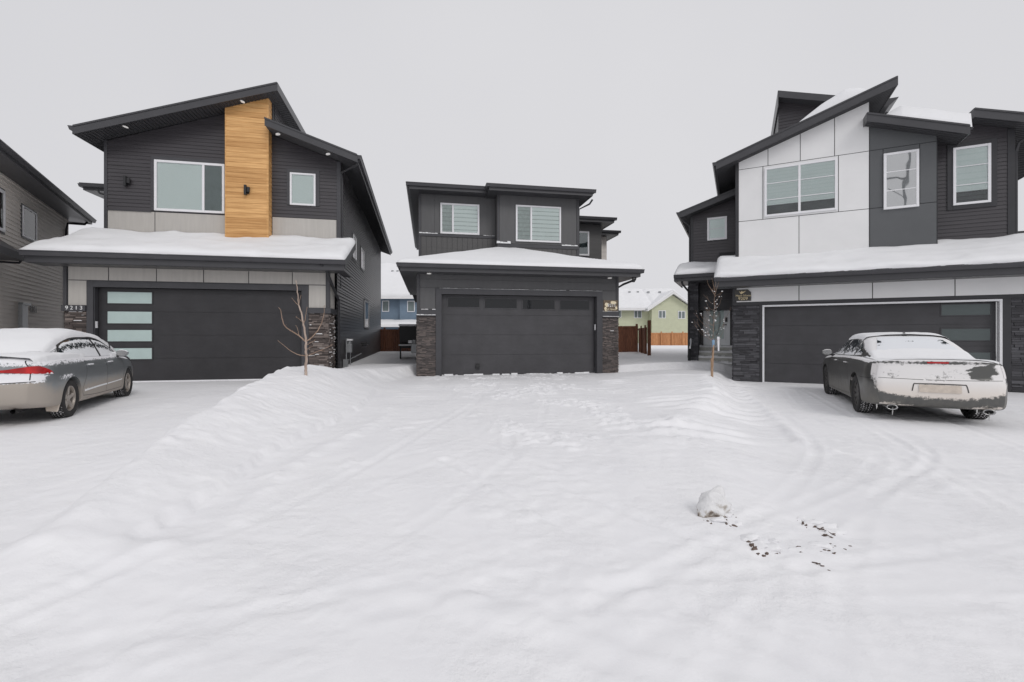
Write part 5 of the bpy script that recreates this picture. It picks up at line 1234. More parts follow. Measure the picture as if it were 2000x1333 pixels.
for pts in ([tp(1398, 585), tp(1390, 572), tp(1383, 560), tp(1381, 551)], [tp(1397, 580), tp(1400, 568), tp(1404, 556)], [tp(1396, 574), tp(1393, 560), tp(1390, 548)]): limb(m, pts, .008, .002, 5, 4)
m.build('branches', 'bark_thin', T, True)
sn = MB()
for _ in range(60):
    v = Vector(rt.choice(m.v))
    if v.z > 2.6: continue
    r_ = rt.uniform(.006, .016); sn.hexa([tuple(v+Vector((a*r_*1.4, b*r_, c))) for c in (-.003, r_*1.2) for a, b in ((-1, -1), (1, -1), (1, 1), (-1, 1))])
sn.build('snow', 'snow_roof', T, True)
m = MB(); m.box(-.035, .028, -.05, -.01, -.25, 36*k_); m.hexa([(-.02, -.06, .30), (.03, -.06, .30), (.03, -.02, .30), (-.02, -.02, .30), (.02, -.06, 62*k_), (.055, -.06, 62*k_), (.055, -.02, 62*k_), (.02, -.02, 62*k_)]); m.build('stake', 'stake_wood', T, bevel=.004)
m = MB(); m.hexa([tp(1390.5, 683, -.05), tp(1394, 683, -.05), tp(1394, 683, -.02), tp(1390.5, 683, -.02), tp(1390, 669, -.05), tp(1394.5, 669, -.05), tp(1394.5, 669, -.02), tp(1390, 669, -.02)]); m.build('ribbon', 'cloth_blue', T)
m = MB(); m.hexa([tp(1401, 691, -.05), tp(1403.5, 691, -.05), tp(1403.5, 691, -.03), tp(1401, 691, -.03), tp(1399.5, 663, -.05), tp(1404, 663, -.05), tp(1404, 663, -.02), tp(1399.5, 663, -.02)]); m.build('ribbon', 'vinyl_white', T)

# ============================================================ ICE AND DIRT IN THE FOREGROUND
def clod(name, px, py, w, h, mat, label, cat, seed, Y=None, sink=.3, group=None, aspect=.8, capsnow=True):
    Y = Y or (CAMZ-.02)*889/(py-656); x = X_(px, Y); z = gz(x, Y); bm = bmesh.new(); bmesh.ops.create_icosphere(bm, subdivisions=4, radius=1)
    r = np.random.RandomState(seed); off = r.rand(3)*50; planes = [(Vector(r.randn(3)).normalized(), r.uniform(.40, .80)) for _ in range(14)]
    for v in bm.verts:
        p = v.co.copy()
        for n_, d_ in planes:
            q = p.dot(n_)
            if q > d_: p -= n_*(q-d_)*.85
        f = 1+.75*float(fbm(p.x*1.3+off[0]+p.z*.7, p.y*1.6+p.z*1.5+off[1], 4))+.16*float(fbm(p.x*7+off[2], p.z*7+p.y*6, 2))
        v.co = Vector(((p.x+.22*p.z)*w*.58*f, p.y*w*.55*aspect*f, (p.z+.15*p.x)*h*.60*f))
    me = bpy.data.meshes.new(name); bm.to_mesh(me); bm.free(); me.materials.append(MT[mat]); me.polygons.foreach_set('use_smooth', [True]*len(me.polygons))
    o = bpy.data.objects.new(name, me); COL.objects.link(o); o.location = (x, Y, z+h*(.5-sink)); tag(o, label, cat, group); return o
# frozen snow chunk with dirt showing at its foot
m, nt, b_ = M_('dirty_ice'); v = obco(nt)
geo = nt.nodes.new('ShaderNodeNewGeometry'); sx = nt.nodes.new('ShaderNodeSeparateXYZ'); nt.links.new(geo.outputs['Normal'], sx.inputs[0])
so_ = nt.nodes.new('ShaderNodeSeparateXYZ'); nt.links.new(v, so_.inputs[0])
f = mth(nt, 'ADD', mth(nt, 'MULTIPLY', so_.outputs[2], -5.0), mth(nt, 'MULTIPLY', noise(nt, v, 16, 5), 1.6))
f = mth(nt, 'SUBTRACT', f, mth(nt, 'MULTIPLY', sx.outputs[2], .35))
nt.links.new(ramp(nt, mth(nt, "MULTIPLY", f, .8), [(.56, (.80, .80, .805)), (.74, (.52, .49, .45)), (.88, (.22, .18, .15))]), b_.inputs['Base Color']); b_.inputs['Roughness'].default_value = .6
bump(nt, b_, noise(nt, v, 30, 6), .9, .02); MT['dirty_ice'] = m
clod('snow_chunk', 1391, 1010, .235, .25, 'dirty_ice', 'large dirty frozen snow chunk lying alone in the foreground', 'ice chunk', 6, sink=.27)
GP = 'small dirt crumbs frozen in the foreground snow'
spots = [(1381, 1024, .03, .03), (1389, 1028, .045, .03), (1418, 1024, .05, .035), (1430, 1027, .06, .02), (1431, 1011, .03, .012), (1404, 1006, .03, .03),
 (1453, 1051, .035, .02), (1461, 1060, .04, .035), (1467, 1068, .045, .045), (1473, 1074, .05, .045), (1481, 1080, .05, .03), (1491, 1082, .045, .025), (1498, 1080, .05, .03), (1516, 1078, .035, .03), (1517, 1068, .025, .02),
 (1566, 1011, .03, .015), (1568, 1018, .045, .035), (1574, 1021, .035, .04), (1590, 1022, .05, .03), (1599, 1026, .045, .02), (1607, 1026, .05, .02), (1615, 1031, .06, .02), (1625, 1036, .06, .018), (1612, 1039, .05, .02), (1622, 1042, .05, .015),
 (1556, 1063, .04, .012), (1563, 1075, .035, .01), (1612, 1055, .05, .012), (1622, 1062, .045, .012), (1618, 1070, .05, .014), (1628, 1076, .045, .012), (1610, 1068, .04, .01), (1595, 1094, .06, .01), (1605, 1098, .05, .008), (1618, 1108, .05, .008), (1650, 1065, .05, .008), (1660, 1058, .04, .008)]
rc = random.Random(31); kk = 0
for i, (px, py, w, h) in enumerate(spots):
    for q in range(2 if i < 34 else 1):
        f = 1 if q == 0 else rc.uniform(.3, .65)
        clod('dirt_clod', px+(0 if q == 0 else rc.uniform(-9, 9)), py+(0 if q == 0 else rc.uniform(-4, 4)), w*rc.uniform(.45, .95)*f, h*rc.uniform(.6, 1.1)*f, 'dirt', 'small brown crumb of frozen dirt poking from the snow', 'dirt clod', 10+kk, sink=rc.uniform(.45, .7), group=GP, aspect=rc.uniform(.4, 1.1)); kk += 1
for i, (px, py, w, h) in enumerate([(1372, 1012, .10, .06), (1412, 1012, .12, .07), (1400, 1022, .14, .05), (1440, 1024, .10, .04), (1462, 1052, .16, .05), (1484, 1066, .14, .045), (1500, 1068, .18, .05), (1512, 1056, .12, .04), (1572, 1008, .12, .05), (1590, 1014, .16, .05), (1610, 1022, .18, .05), (1628, 1032, .14, .04), (1608, 1060, .16, .03), (1560, 1070, .12, .03), (1420, 1002, .09, .04)]):
    clod('snow_lump', px, py, w, h, 'snow', 'low rounded lump of broken snow among the dirt crumbs', 'snow lump', 200+i, sink=.45, group='broken snow lumps around the dirt crumbs', aspect=.7)
def twig(pts, r, label):
    mb = MB(); P = []
    for px, py, dz in pts: Y = (CAMZ-.02)*889/(py-656); x = X_(px, Y); P.append((x, Y, gz(x, Y)+dz))
    mb.tube(P, r, 6, r*.5); tag(mb.build('twig', 'dirt', None), label, 'twig', 'thin brown straws frozen into the snow')
for k, (a, b) in enumerate([((1596, 1024), (1632, 1040)), ((1608, 1040), (1626, 1044)), ((1600, 1028), (1614, 1022)), ((1586, 1092), (1606, 1099)), ((1552, 1068), (1564, 1062)), ((1606, 1062), (1624, 1056))]):
    twig([(a[0], a[1], .002), ((a[0]+b[0])/2, (a[1]+b[1])/2, .012), (b[0], b[1], .003)], .004, 'thin brown straw lying on the dirty snow patch')

# ============================================================ CARS
def pch(x, xs, ys):
    """monotone cubic interpolation"""
    xs = np.array(xs, float); ys = np.array(ys, float); h = np.diff(xs); d = np.diff(ys)/h; m = np.zeros(len(xs))
    m[1:-1] = [0 if a*b <= 0 else 2*a*b/(a+b) for a, b in zip(d[:-1], d[1:])]; m[0] = d[0]; m[-1] = d[-1]
    x = np.clip(x, xs[0], xs[-1]); i = np.clip(np.searchsorted(xs, x)-1, 0, len(h)-1); t = (x-xs[i])/h[i]
    return (1+2*t)*(1-t)**2*ys[i]+t*(1-t)**2*h[i]*m[i]+t*t*(3-2*t)*ys[i+1]+t*t*(t-1)*h[i]*m[i+1]
def spl(P, n):
    P = [Vector(p) for p in P]; Q = []; seg = len(P)-1
    for q in range(n+1):
        s = q/n*seg; i = min(int(s), seg-1); t = s-i; a, b, c, d = P[max(i-1, 0)], P[i], P[i+1], P[min(i+2, seg)]
        Q.append(.5*((2*b)+(c-a)*t+(2*a-5*b+4*c-d)*t*t+(-a+3*b-3*c+d)*t**3))
    return Q
def paint_mat(name, col, dirt_col, rough=.3, met=.6, snow_c=(.82, .82, .84), scale=34, soft=.10, dscale=9):
    m, nt, b = M_(name); v = obco(nt); n = noise(nt, v, scale, 5, .65); n2 = noise(nt, v, dscale, 5, .6)
    s = mth(nt, 'ADD', attr(nt, 'snow'), mth(nt, 'MULTIPLY', mth(nt, 'SUBTRACT', n, .5), 1.3))
    sm = ramp(nt, s, [(.5-soft/2, 0.0), (.5+soft/2, 1.0)])
    d = mth(nt, 'ADD', attr(nt, 'dirt'), mth(nt, 'MULTIPLY', mth(nt, 'SUBTRACT', n2, .5), .9)); dm = ramp(nt, d, [(.25, 0.0), (.85, .92)])
    c1 = mixc(nt, dm, col, dirt_col); c2 = mixc(nt, sm, c1, mixc(nt, attr(nt, 'salt'), snow_c, (.74, .66, .58)))
    nt.links.new(c2, b.inputs['Base Color'])
    mx_ = mth(nt, 'MAXIMUM', sm, mth(nt, 'MULTIPLY', dm, .9))
    nt.links.new(mth(nt, 'ADD', mth(nt, 'MULTIPLY', mx_, .5), rough, True), b.inputs['Roughness'])
    nt.links.new(mth(nt, 'MULTIPLY', mth(nt, 'SUBTRACT', 1.0, mx_, True), met), b.inputs['Metallic'])
    bump(nt, b, mth(nt, 'ADD', sm, mth(nt, 'MULTIPLY', n, .4)), .35, .008)
    return m
def snowglass_mat(name, snow_c=(.80, .81, .83), scale=22):
    m, nt, b = M_(name); v = obco(nt); n = noise(nt, v, scale, 6, .72)
    s = mth(nt, 'ADD', attr(nt, 'snow'), mth(nt, 'MULTIPLY', mth(nt, 'SUBTRACT', n, .5), 2.2)); sm = ramp(nt, s, [(.44, 0.0), (.56, 1.0)])
    nt.links.new(mixc(nt, sm, (.018, .026, .030), snow_c), b.inputs['Base Color'])
    nt.links.new(mth(nt, 'ADD', mth(nt, 'MULTIPLY', sm, .7), .06), b.inputs['Roughness'])
    bump(nt, b, sm, .4, .006); return m
def tyre_mat():
    m, nt, b = M_('tyre_rubber'); v = obco(nt); s = ramp(nt, mth(nt, 'ADD', attr(nt, 'snow'), mth(nt, 'MULTIPLY', mth(nt, 'SUBTRACT', noise(nt, v, 30, 4), .5), .9)), [(.47, 0.0), (.6, 1.0)])
    nt.links.new(mixc(nt, s, (.022, .021, .021), (.66, .65, .66)), b.inputs['Base Color']); b.inputs['Roughness'].default_value = .8; return m
MT['tyre'] = tyre_mat()
MT['rim_silver'] = mat_plain('rim_silver', (.42, .38, .34), .4, .2, 12, .1, 60, met=.5)
MT['rim_dark'] = mat_plain('rim_dark', (.05, .047, .045), .5, .3, 12, .2, 60)
MT['chrome'] = mat_plain('chrome', (.45, .45, .45), .25, .1, 8, 0, met=.9)
MT['salt'] = mat_plain('salt', (.60, .53, .46), .8, .12, 12, .5, 60)

def setattrs(me, fn):
    """per-vertex masks: snow, dirt, salt (what really lies on the paint)"""
    n = len(me.vertices); co = np.empty(n*3); me.vertices.foreach_get('co', co); co = co.reshape(-1, 3)
    no = np.empty(n*3); me.vertices.foreach_get('normal', no); no = no.reshape(-1, 3)
    for nm, val in zip(('snow', 'dirt', 'salt'), fn(co, no)):
        a = me.attributes.new(nm, 'FLOAT', 'POINT'); a.data.foreach_set('value', np.broadcast_to(val, (n,)).astype(np.float32).copy())

class Car:
    def __init__(s, P, root): s.P = P; s.R = root; s.shell()
    def lower(s):
        P = s.P; L = P['L']; M = 34
        xs = np.unique(np.concatenate([np.array([0, .012, .03, .06, .10, .15]), np.arange(.2, L-.2, .07), L-np.array([.15, .10, .06, .03, .012, 0])]))
        V = []; nx_ = len(xs)
        for x in xs:
            pr = 1-P['rr']*max(0, 1-x/P['rl'])**2.4; pf = 1-P['fr']*max(0, 1-(L-x)/P['fl'])**2.2
            W = P['W']/2*min(pr, pf)*float(pch(x, *P['plan'])); zt = float(pch(x, *P['deck'])); zb = float(pch(x, *P['sill']))
            zs = float(pch(x, *P['shoulder']))
            h = zs-zb
            sec = [(0, zb+.0), (.70*W, zb), (.90*W, zb+.01), (.965*W, zb+.06*h), (.985*W, zb+.18*h), (.992*W, zb+.36*h), (1.0*W, zb+.58*h), (.992*W, zb+.76*h), (.965*W, zb+.92*h), (.925*W, zs+.01), (.85*W, zs+(zt-zs)*.55), (.6*W, zt-.012), (.3*W, zt-.003), (0, zt)]
            V.append([(x, y, z) for y, z, _ in [tuple(q) for q in spl([(a, b, 0) for a, b in sec], M)]])
        def endwarp(p):
            x, y, z = p; yw = abs(y)/(P['W']/2)
            a = float(pch(z, *P['rear_prof'])); x = x+a*max(0, 1-x/.55)**1.5
            b = float(pch(z, *P['front_prof'])); x = x-b*max(0, 1-(L-x)/.9)**1.5 if L-x < .9 else x
            return (x, y, z)
        mb = MB(); rows = []
        for row in V:
            left = [p for p in row]; right = [(p[0], -p[1], p[2]) for p in row[::-1][1:-1]]
            rows.append([endwarp(q) for q in left+right])
        n = len(rows[0]); 
        for r in rows: mb.v += r
        for i in range(nx_-1):
            for j in range(n):
                k = (j+1) % n; mb.f.append((i*n+j, i*n+k, (i+1)*n+k, (i+1)*n+j)); mb.t.append(.5)
        for end, i in ((0, 0), (1, nx_-1)):
            ring = list(range(i*n, i*n+n)); raw = V[0 if end == 0 else -1]
            full = [p for p in raw]+[(p[0], -p[1], p[2]) for p in raw[::-1][1:-1]]
            cz = sum(p[2] for p in full)/n; K = 9
            for kk in range(1, K+1):
                sc = 1-kk/K; nr = []
                for j in range(n):
                    p = full[j]; bul = P['bulge']*(1-sc*sc)
                    q = (p[0]+(-bul if end == 0 else bul), p[1]*sc, cz+(p[2]-cz)*(sc if kk < K else 0))
                    if kk == K: q = (p[0]+(-bul if end == 0 else bul), 0, cz)
                    nr.append(len(mb.v)); mb.v.append(endwarp(q))
                for j in range(n):
                    l = (j+1) % n; f = (ring[j], ring[l], nr[l], nr[j]); mb.f.append(f if end else f[::-1]); mb.t.append(.5)
                ring = nr
        return mb
    def cabin(s):
        P = s.P; M = 26; xr0, xf0 = P['roof'][0][0], P['roof'][0][-1]
        xs = np.linspace(xr0, xf0, 64); mb = MB(); rows = []
        for x in xs:
            zt = float(pch(x, *P['roof'])); zb = float(pch(x, *P['shoulder'])); h = max(zt-zb, .0); wb = float(pch(x, *P['cabw']))
            wt = wb-P['tumble']*h
            sec = [(wb-.02, zb-.12), (wb, zb-.01), (wb-(wb-wt)*.30, zb+.36*h), (wb-(wb-wt)*.68, zb+.70*h), (wt-.01, zb+.88*h), (wt-.09, zb+.975*h), (wt*.55, zb+1.0*h+.015), (0, zb+h+.022)]
            row = [(x, q[0], q[1]) for q in spl([(a, b, 0) for a, b in sec], M)]
            rows.append(row+[(p[0], -p[1], p[2]) for p in row[::-1][1:]])
        mb.grid(rows); return mb
    def shell(s):
        P = s.P; lo = s.lower().build('tmp', P['paint'], None)
        r = P['wr']; dg = None
        for xa in P['axles']:
            for sg in (-1, 1):
                bm = bmesh.new(); bmesh.ops.create_cone(bm, cap_ends=True, segments=48, radius1=r*1.13, radius2=r*1.13, depth=.55)
                bmesh.ops.rotate(bm, verts=bm.verts, matrix=Matrix.Rotation(math.pi/2, 3, 'X')); bmesh.ops.translate(bm, verts=bm.verts, vec=(xa, sg*(P['W']/2-.02), r+.005))
                cm = bpy.data.meshes.new('c'); bm.to_mesh(cm); bm.free(); co = bpy.data.objects.new('c', cm); COL.objects.link(co)
                md = lo.modifiers.new('b', 'BOOLEAN'); md.operation = 'DIFFERENCE'; md.solver = 'EXACT'; md.object = co; co['tmp'] = 1
        dg = bpy.context.evaluated_depsgraph_get(); me = bpy.data.meshes.new_from_object(lo.evaluated_get(dg))
        for o in [o for o in bpy.data.objects if 'tmp' in o.keys()]: bpy.data.objects.remove(o)
        bpy.data.objects.remove(lo)
        ca = s.cabin(); bm = bmesh.new(); bm.from_mesh(me); vs = [bm.verts.new(v) for v in ca.v]
        for f in ca.f:
            try: bm.faces.new([vs[i] for i in f])
            except ValueError: pass
        bmesh.ops.recalc_face_normals(bm, faces=bm.faces)
        me.materials.clear(); me.materials.append(P['paint']); me.materials.append(MT['plastic_black'])
        for f in bm.faces:
            f.smooth = True; f.material_index = 0; c = f.calc_center_median()
            for xa in P['axles']:
                dd = math.hypot(c.x-xa, c.z-r-.005)
                if dd < r*1.125 and abs(c.y) < P['W']/2-.012: f.material_index = 1
            if c.z < P['belly'] and abs(f.normal.z) > .8 and abs(c.y) < P['W']*.46: f.material_index = 1
        bm.to_mesh(me); s.bvh = BVHTree.FromBMesh(bm); bm.free()
        setattrs(me, P['mask'])
        try: me.set_sharp_from_angle(angle=rad(50))
        except Exception: pass
        o = bpy.data.objects.new('body', me); COL.objects.link(o); o.parent = s.R; s.body = o
    def hit(s, o, d):
        loc, no, i, dist = s.bvh.ray_cast(Vector(o), Vector(d).normalized()); return (loc, no) if loc else (None, None)
    def patch(s, name, grid, d, mat, off=.004, parent=None, mask=None, thick=None):
        """drape a grid of ray origins along direction d onto the shell"""
        rows = []
        for i, row in enumerate(grid):
            rr = []
            for j, o in enumerate(row):
                l, n = s.hit(o, d)
                if l is None: rr.append(None); continue
                if n.dot(Vector(d)) > 0: n = -n
                t = off if thick is None else thick(i/(len(grid)-1), j/(len(row)-1), l, n)
                rr.append(l+n*t)
            rows.append(rr)
        mb = MB(); mb.grid(rows); 
        if not mb.f: return None
        o = mb.build(name, mat, parent or s.R, True)
        if mask: setattrs(o.data, mask)
        return o
    def side(s, name, xs, zlo, zhi, sg, mat, off=.004, nz=8, **k):
        g_ = [[(x, sg*2, zlo(x)+(zhi(x)-zlo(x))*j/nz) for x in xs] for j in range(nz+1)]
        return s.patch(name, g_, (0, -sg, 0), mat, off, **k)
    def line(s, name, pts, d, w, mat, off=.003, parent=None):
        """thin seam along a list of ray origins"""
        P_ = spl(pts, len(pts)*6); dv = Vector(d).normalized(); g_ = []
        for sgn in (-1, 1):
            row = []
            for i, p in enumerate(P_):
                t = (P_[min(i+1, len(P_)-1)]-P_[max(i-1, 0)]).normalized(); row.append(p+t.cross(dv)*w*.5*sgn)
            g_.append(row)
        return s.patch(name, g_, d, mat, off, parent)

def wheel(R, x, y, r, sg, w=.215, spokes=5, rim='rim_silver', tread_snow=.5):
    mb = MB(); prof = [(r*.64, w*.40), (r*.70, w*.48), (r*.82, w*.515), (r*.92, w*.49), (r*.975, w*.43), (r*.995, w*.36)]+[(r, w*.36*(1-2*k/14)) for k in range(1, 14)]+[(r*.995, -w*.36), (r*.975, -w*.43), (r*.92, -w*.49), (r*.82, -w*.515), (r*.70, -w*.48), (r*.64, -w*.40)]
    n = 144; sn = []
    for k in range(n):
        t = 2*math.pi*k/n
        for i, (pr, py) in enumerate(prof):
            g = 0
            if 5 <= i <= 19:
                a = (i-5); zig = (k+(a*1.3 if a < 7 else (14-a)*1.3))
                g = 1 if (zig % 4) < 1.3 or a in (3, 7, 11) else 0
            rr = pr-(.010 if g else 0)
            mb.v.append((x+rr*math.cos(t), y+py*sg, r+rr*math.sin(t))); sn.append((.62 if g else .0)*(1 if tread_snow else 0)*(tread_snow*2)+ (.12 if i < 5 or i > 19 else 0))
    m_ = len(prof)
    for k in range(n):
        k2 = (k+1) % n
        for i in range(m_-1): mb.f.append((k*m_+i, k*m_+i+1, k2*m_+i+1, k2*m_+i)); mb.t.append(.5)
    o = mb.build('wheel', 'tyre', R, True); a = o.data.attributes.new('snow', 'FLOAT', 'POINT'); a.data.foreach_set('value', sn)
    m = MB(); yo = y+sg*w*.36; N = 40
    def ringp(rr, yy): return [(x+rr*math.cos(2*math.pi*k/N), yy, r+rr*math.sin(2*math.pi*k/N)) for k in range(N)]
    rows = [ringp(r*.66, y+sg*w*.42), ringp(r*.665, yo+sg*.012), ringp(r*.62, yo+sg*.008), ringp(r*.60, yo-sg*.02), ringp(r*.59, y-sg*w*.3)]
    rows = [q+[q[0]] for q in rows]; m.grid(rows)
    for k in range(spokes):
        a0 = 2*math.pi*k/spokes+.3
        for (rA, rB, wA, wB_) in ((.03, r*.63, .050, .036),):
            ca, sa = math.cos(a0), math.sin(a0); pa = (-sa, ca)
            pt = lambda rr, ww, yy: (x+rr*ca+pa[0]*ww, yy, r+rr*sa+pa[1]*ww)
            m.hexa([pt(rA, -wA, yo-sg*.045), pt(rB, -wB_, yo-sg*.05), pt(rB, wB_, yo-sg*.05), pt(rA, wA, yo-sg*.045), pt(rA, -wA*.7, yo-sg*.018), pt(rB, -wB_*.8, yo+sg*.0), pt(rB, wB_*.8, yo+sg*.0), pt(rA, wA*.7, yo-sg*.018)])
    m.tube([(x, yo-sg*.06, r), (x, yo-sg*.010, r)], .062, 20)
    rm = m.build('rim', rim, o, bevel=.004)
    m = MB(); m.tube([(x, y-sg*w*.35, r), (x, y-sg*w*.05, r)], r*.595, 32); m.build('brake', 'rim_dark', o)
    return o
def mirror(car, x, y, z, sg, mat='paint'):
    bm = bmesh.new(); bmesh.ops.create_icosphere(bm, subdivisions=3, radius=1)
    for v in bm.verts:
        c = v.co; fx = 1 if c.x > 0 else .35
        v.co = Vector((x+c.x*.10*fx, y+sg*(.10+c.y*.5*sg*.22), z+c.z*.075*(1-.15*c.y*sg)))
    me = bpy.data.meshes.new('mirror'); bm.to_mesh(me); bm.free(); me.materials.append(car.P['paint']); me.polygons.foreach_set('use_smooth', [True]*len(me.polygons))
    setattrs(me, lambda co, no: (np.where(no[:, 2] > .55, .75, .1), .3, 0))
    o = bpy.data.objects.new('mirror', me); COL.objects.link(o); o.parent = car.R
    m = MB(); m.hexa([(x-.02, y-sg*.06, z-.10), (x+.06, y-sg*.06, z-.10), (x+.06, y+sg*.05, z-.07), (x-.02, y+sg*.05, z-.07), (x-.02, y-sg*.06, z-.05), (x+.06, y-sg*.06, z-.05), (x+.06, y+sg*.05, z-.03), (x-.02, y+sg*.05, z-.03)]); m.build('mirror_arm', 'plastic_black', o)
    m = MB(); n = 20; m.ext([(x-.04, y+sg*.10+.095*math.cos(6.283*k/n), z+.058*math.sin(6.283*k/n)) for k in range(n)], (.006, 0, 0)); m.build('mirror_glass', 'chrome', o)
    return o
sm = lambda x, a, b: ss(x, a, b)

# ------------------------------------------------------------ silver car (left)
SNR, _nt, _b = M_('snowy_red_lens'); _v = obco(_nt); _s = ramp(_nt, mth(_nt, 'ADD', attr(_nt, 'snow'), mth(_nt, 'MULTIPLY', mth(_nt, 'SUBTRACT', noise(_nt, _v, 24, 5, .7), .5), 2.0)), [(.46, 0.0), (.56, 1.0)])
_nt.links.new(mixc(_nt, _s, ramp(_nt, noise(_nt, _v, 7, 3), [(.35, (.30, .008, .010)), (.7, (.55, .02, .02))]), (.80, .80, .82)), _b.inputs['Base Color']); _b.inputs['Roughness'].default_value = .18
Pc = np.array([-.967*7.60, 7.60]); Pf = np.array([-.838*10.30, 10.30]); fd_ = (Pf-Pc)/np.linalg.norm(Pf-Pc); ya = math.atan2(fd_[1], fd_[0])
L = 4.70; WBs = 2.86; xr = .93; Wc = 1.80
lefty = np.array([-fd_[1], fd_[0]]); org = Pc-fd_*xr+lefty*(Wc/2-.02); zc = gz(Pc[0], Pc[1])-.012
R = empty('parked_car', (org[0], org[1], zc), ya, 'silver sedan with snow covered roof and red tail light at the left edge', 'car')
def mask1(co, no):
    x, y, z = co[:, 0], co[:, 1], co[:, 2]; nzz = no[:, 2]
    top = sm(nzz, .45, .72)*1.2*sm(z, .78, .88)
    rear = (1-sm(x, .25, .5))*sm(z, .62, .68)*(1-sm(z, .78, .84))*.78*sm(-no[:, 0], .3, .6)
    q = sm(z, .80, .93)*(1-sm(x, 1.1, 2.0))*.50*sm(x, .1, .4)
    belt = sm(z, .86, .93)*(1-sm(z, 1.0, 1.02))*.62
    arch = np.exp(-((x-.72)/.36)**2-((z-.70)/.05)**2)*.7*(x < 1.25)
    sill = np.exp(-((z-.415)/.018)**2)*sm(x, 1.3, 1.45)*(1-sm(x, 3.3, 3.5))*.75
    snow = np.maximum.reduce([top, rear, q, belt, arch, sill])
    dirt = (1-sm(z, .30, .66))*1.0+.62*(1-sm(x, .05, .35))*(1-sm(z, .62, .75))+.25*(1-sm(z, .6, .95))
    return snow, dirt, (1-sm(z, .3, .6))*.6
paint1 = paint_mat('silver_paint', (.29, .31, .32), (.39, .345, .30), .30, .55, scale=30)
Pm = dict(L=L, W=Wc, wr=.318, axles=(xr, xr+WBs), rr=.20, rl=.42, fr=.34, fl=.85, bulge=.035, belly=.20, paint=paint1, mask=mask1, tumble=.50,
 plan=([0, .5, 1.3, 3.2, L], [.965, .99, 1.0, 1.0, .985]),
 deck=([0, .08, .35, .8, 1.4, 3.2, 3.7, 4.3, 4.6, L], [.98, 1.015, 1.045, 1.05, 1.05, 1.03, .97, .84, .76, .72]),
 shoulder=([0, .35, .8, 1.4, 3.2, 3.7, 4.3, L], [.90, .945, .965, .955, .90, .86, .76, .66]),
 sill=([0, .18, .5, 1.0, 3.9, 4.4, L], [.34, .27, .24, .20, .19, .21, .26]),
 rear_prof=([.2, .34, .50, .62, .66, .70, .90, 1.0, 1.1], [.09, .02, .0, .005, .03, .055, .075, .06, .10]), front_prof=([.2, .5, .8, 1.1], [.08, 0, .12, .3]),
 roof=([.60, .80, 1.05, 1.45, 1.9, 2.4, 2.75, 3.15, 3.55, 3.78], [.99, 1.11, 1.24, 1.37, 1.425, 1.425, 1.385, 1.24, 1.06, .96]),
 cabw=([.6, 1.1, 1.7, 2.6, 3.3, 3.78], [.62, .74, .82, .83, .79, .72]))
C1 = Car(Pm, R)
for i, xa in enumerate(Pm['axles']):
    for sg in (-1, 1): wheel(R, xa, sg*(Wc/2-.125), .318, sg, .205, 5)
SG = snowglass_mat('snowy_glass')
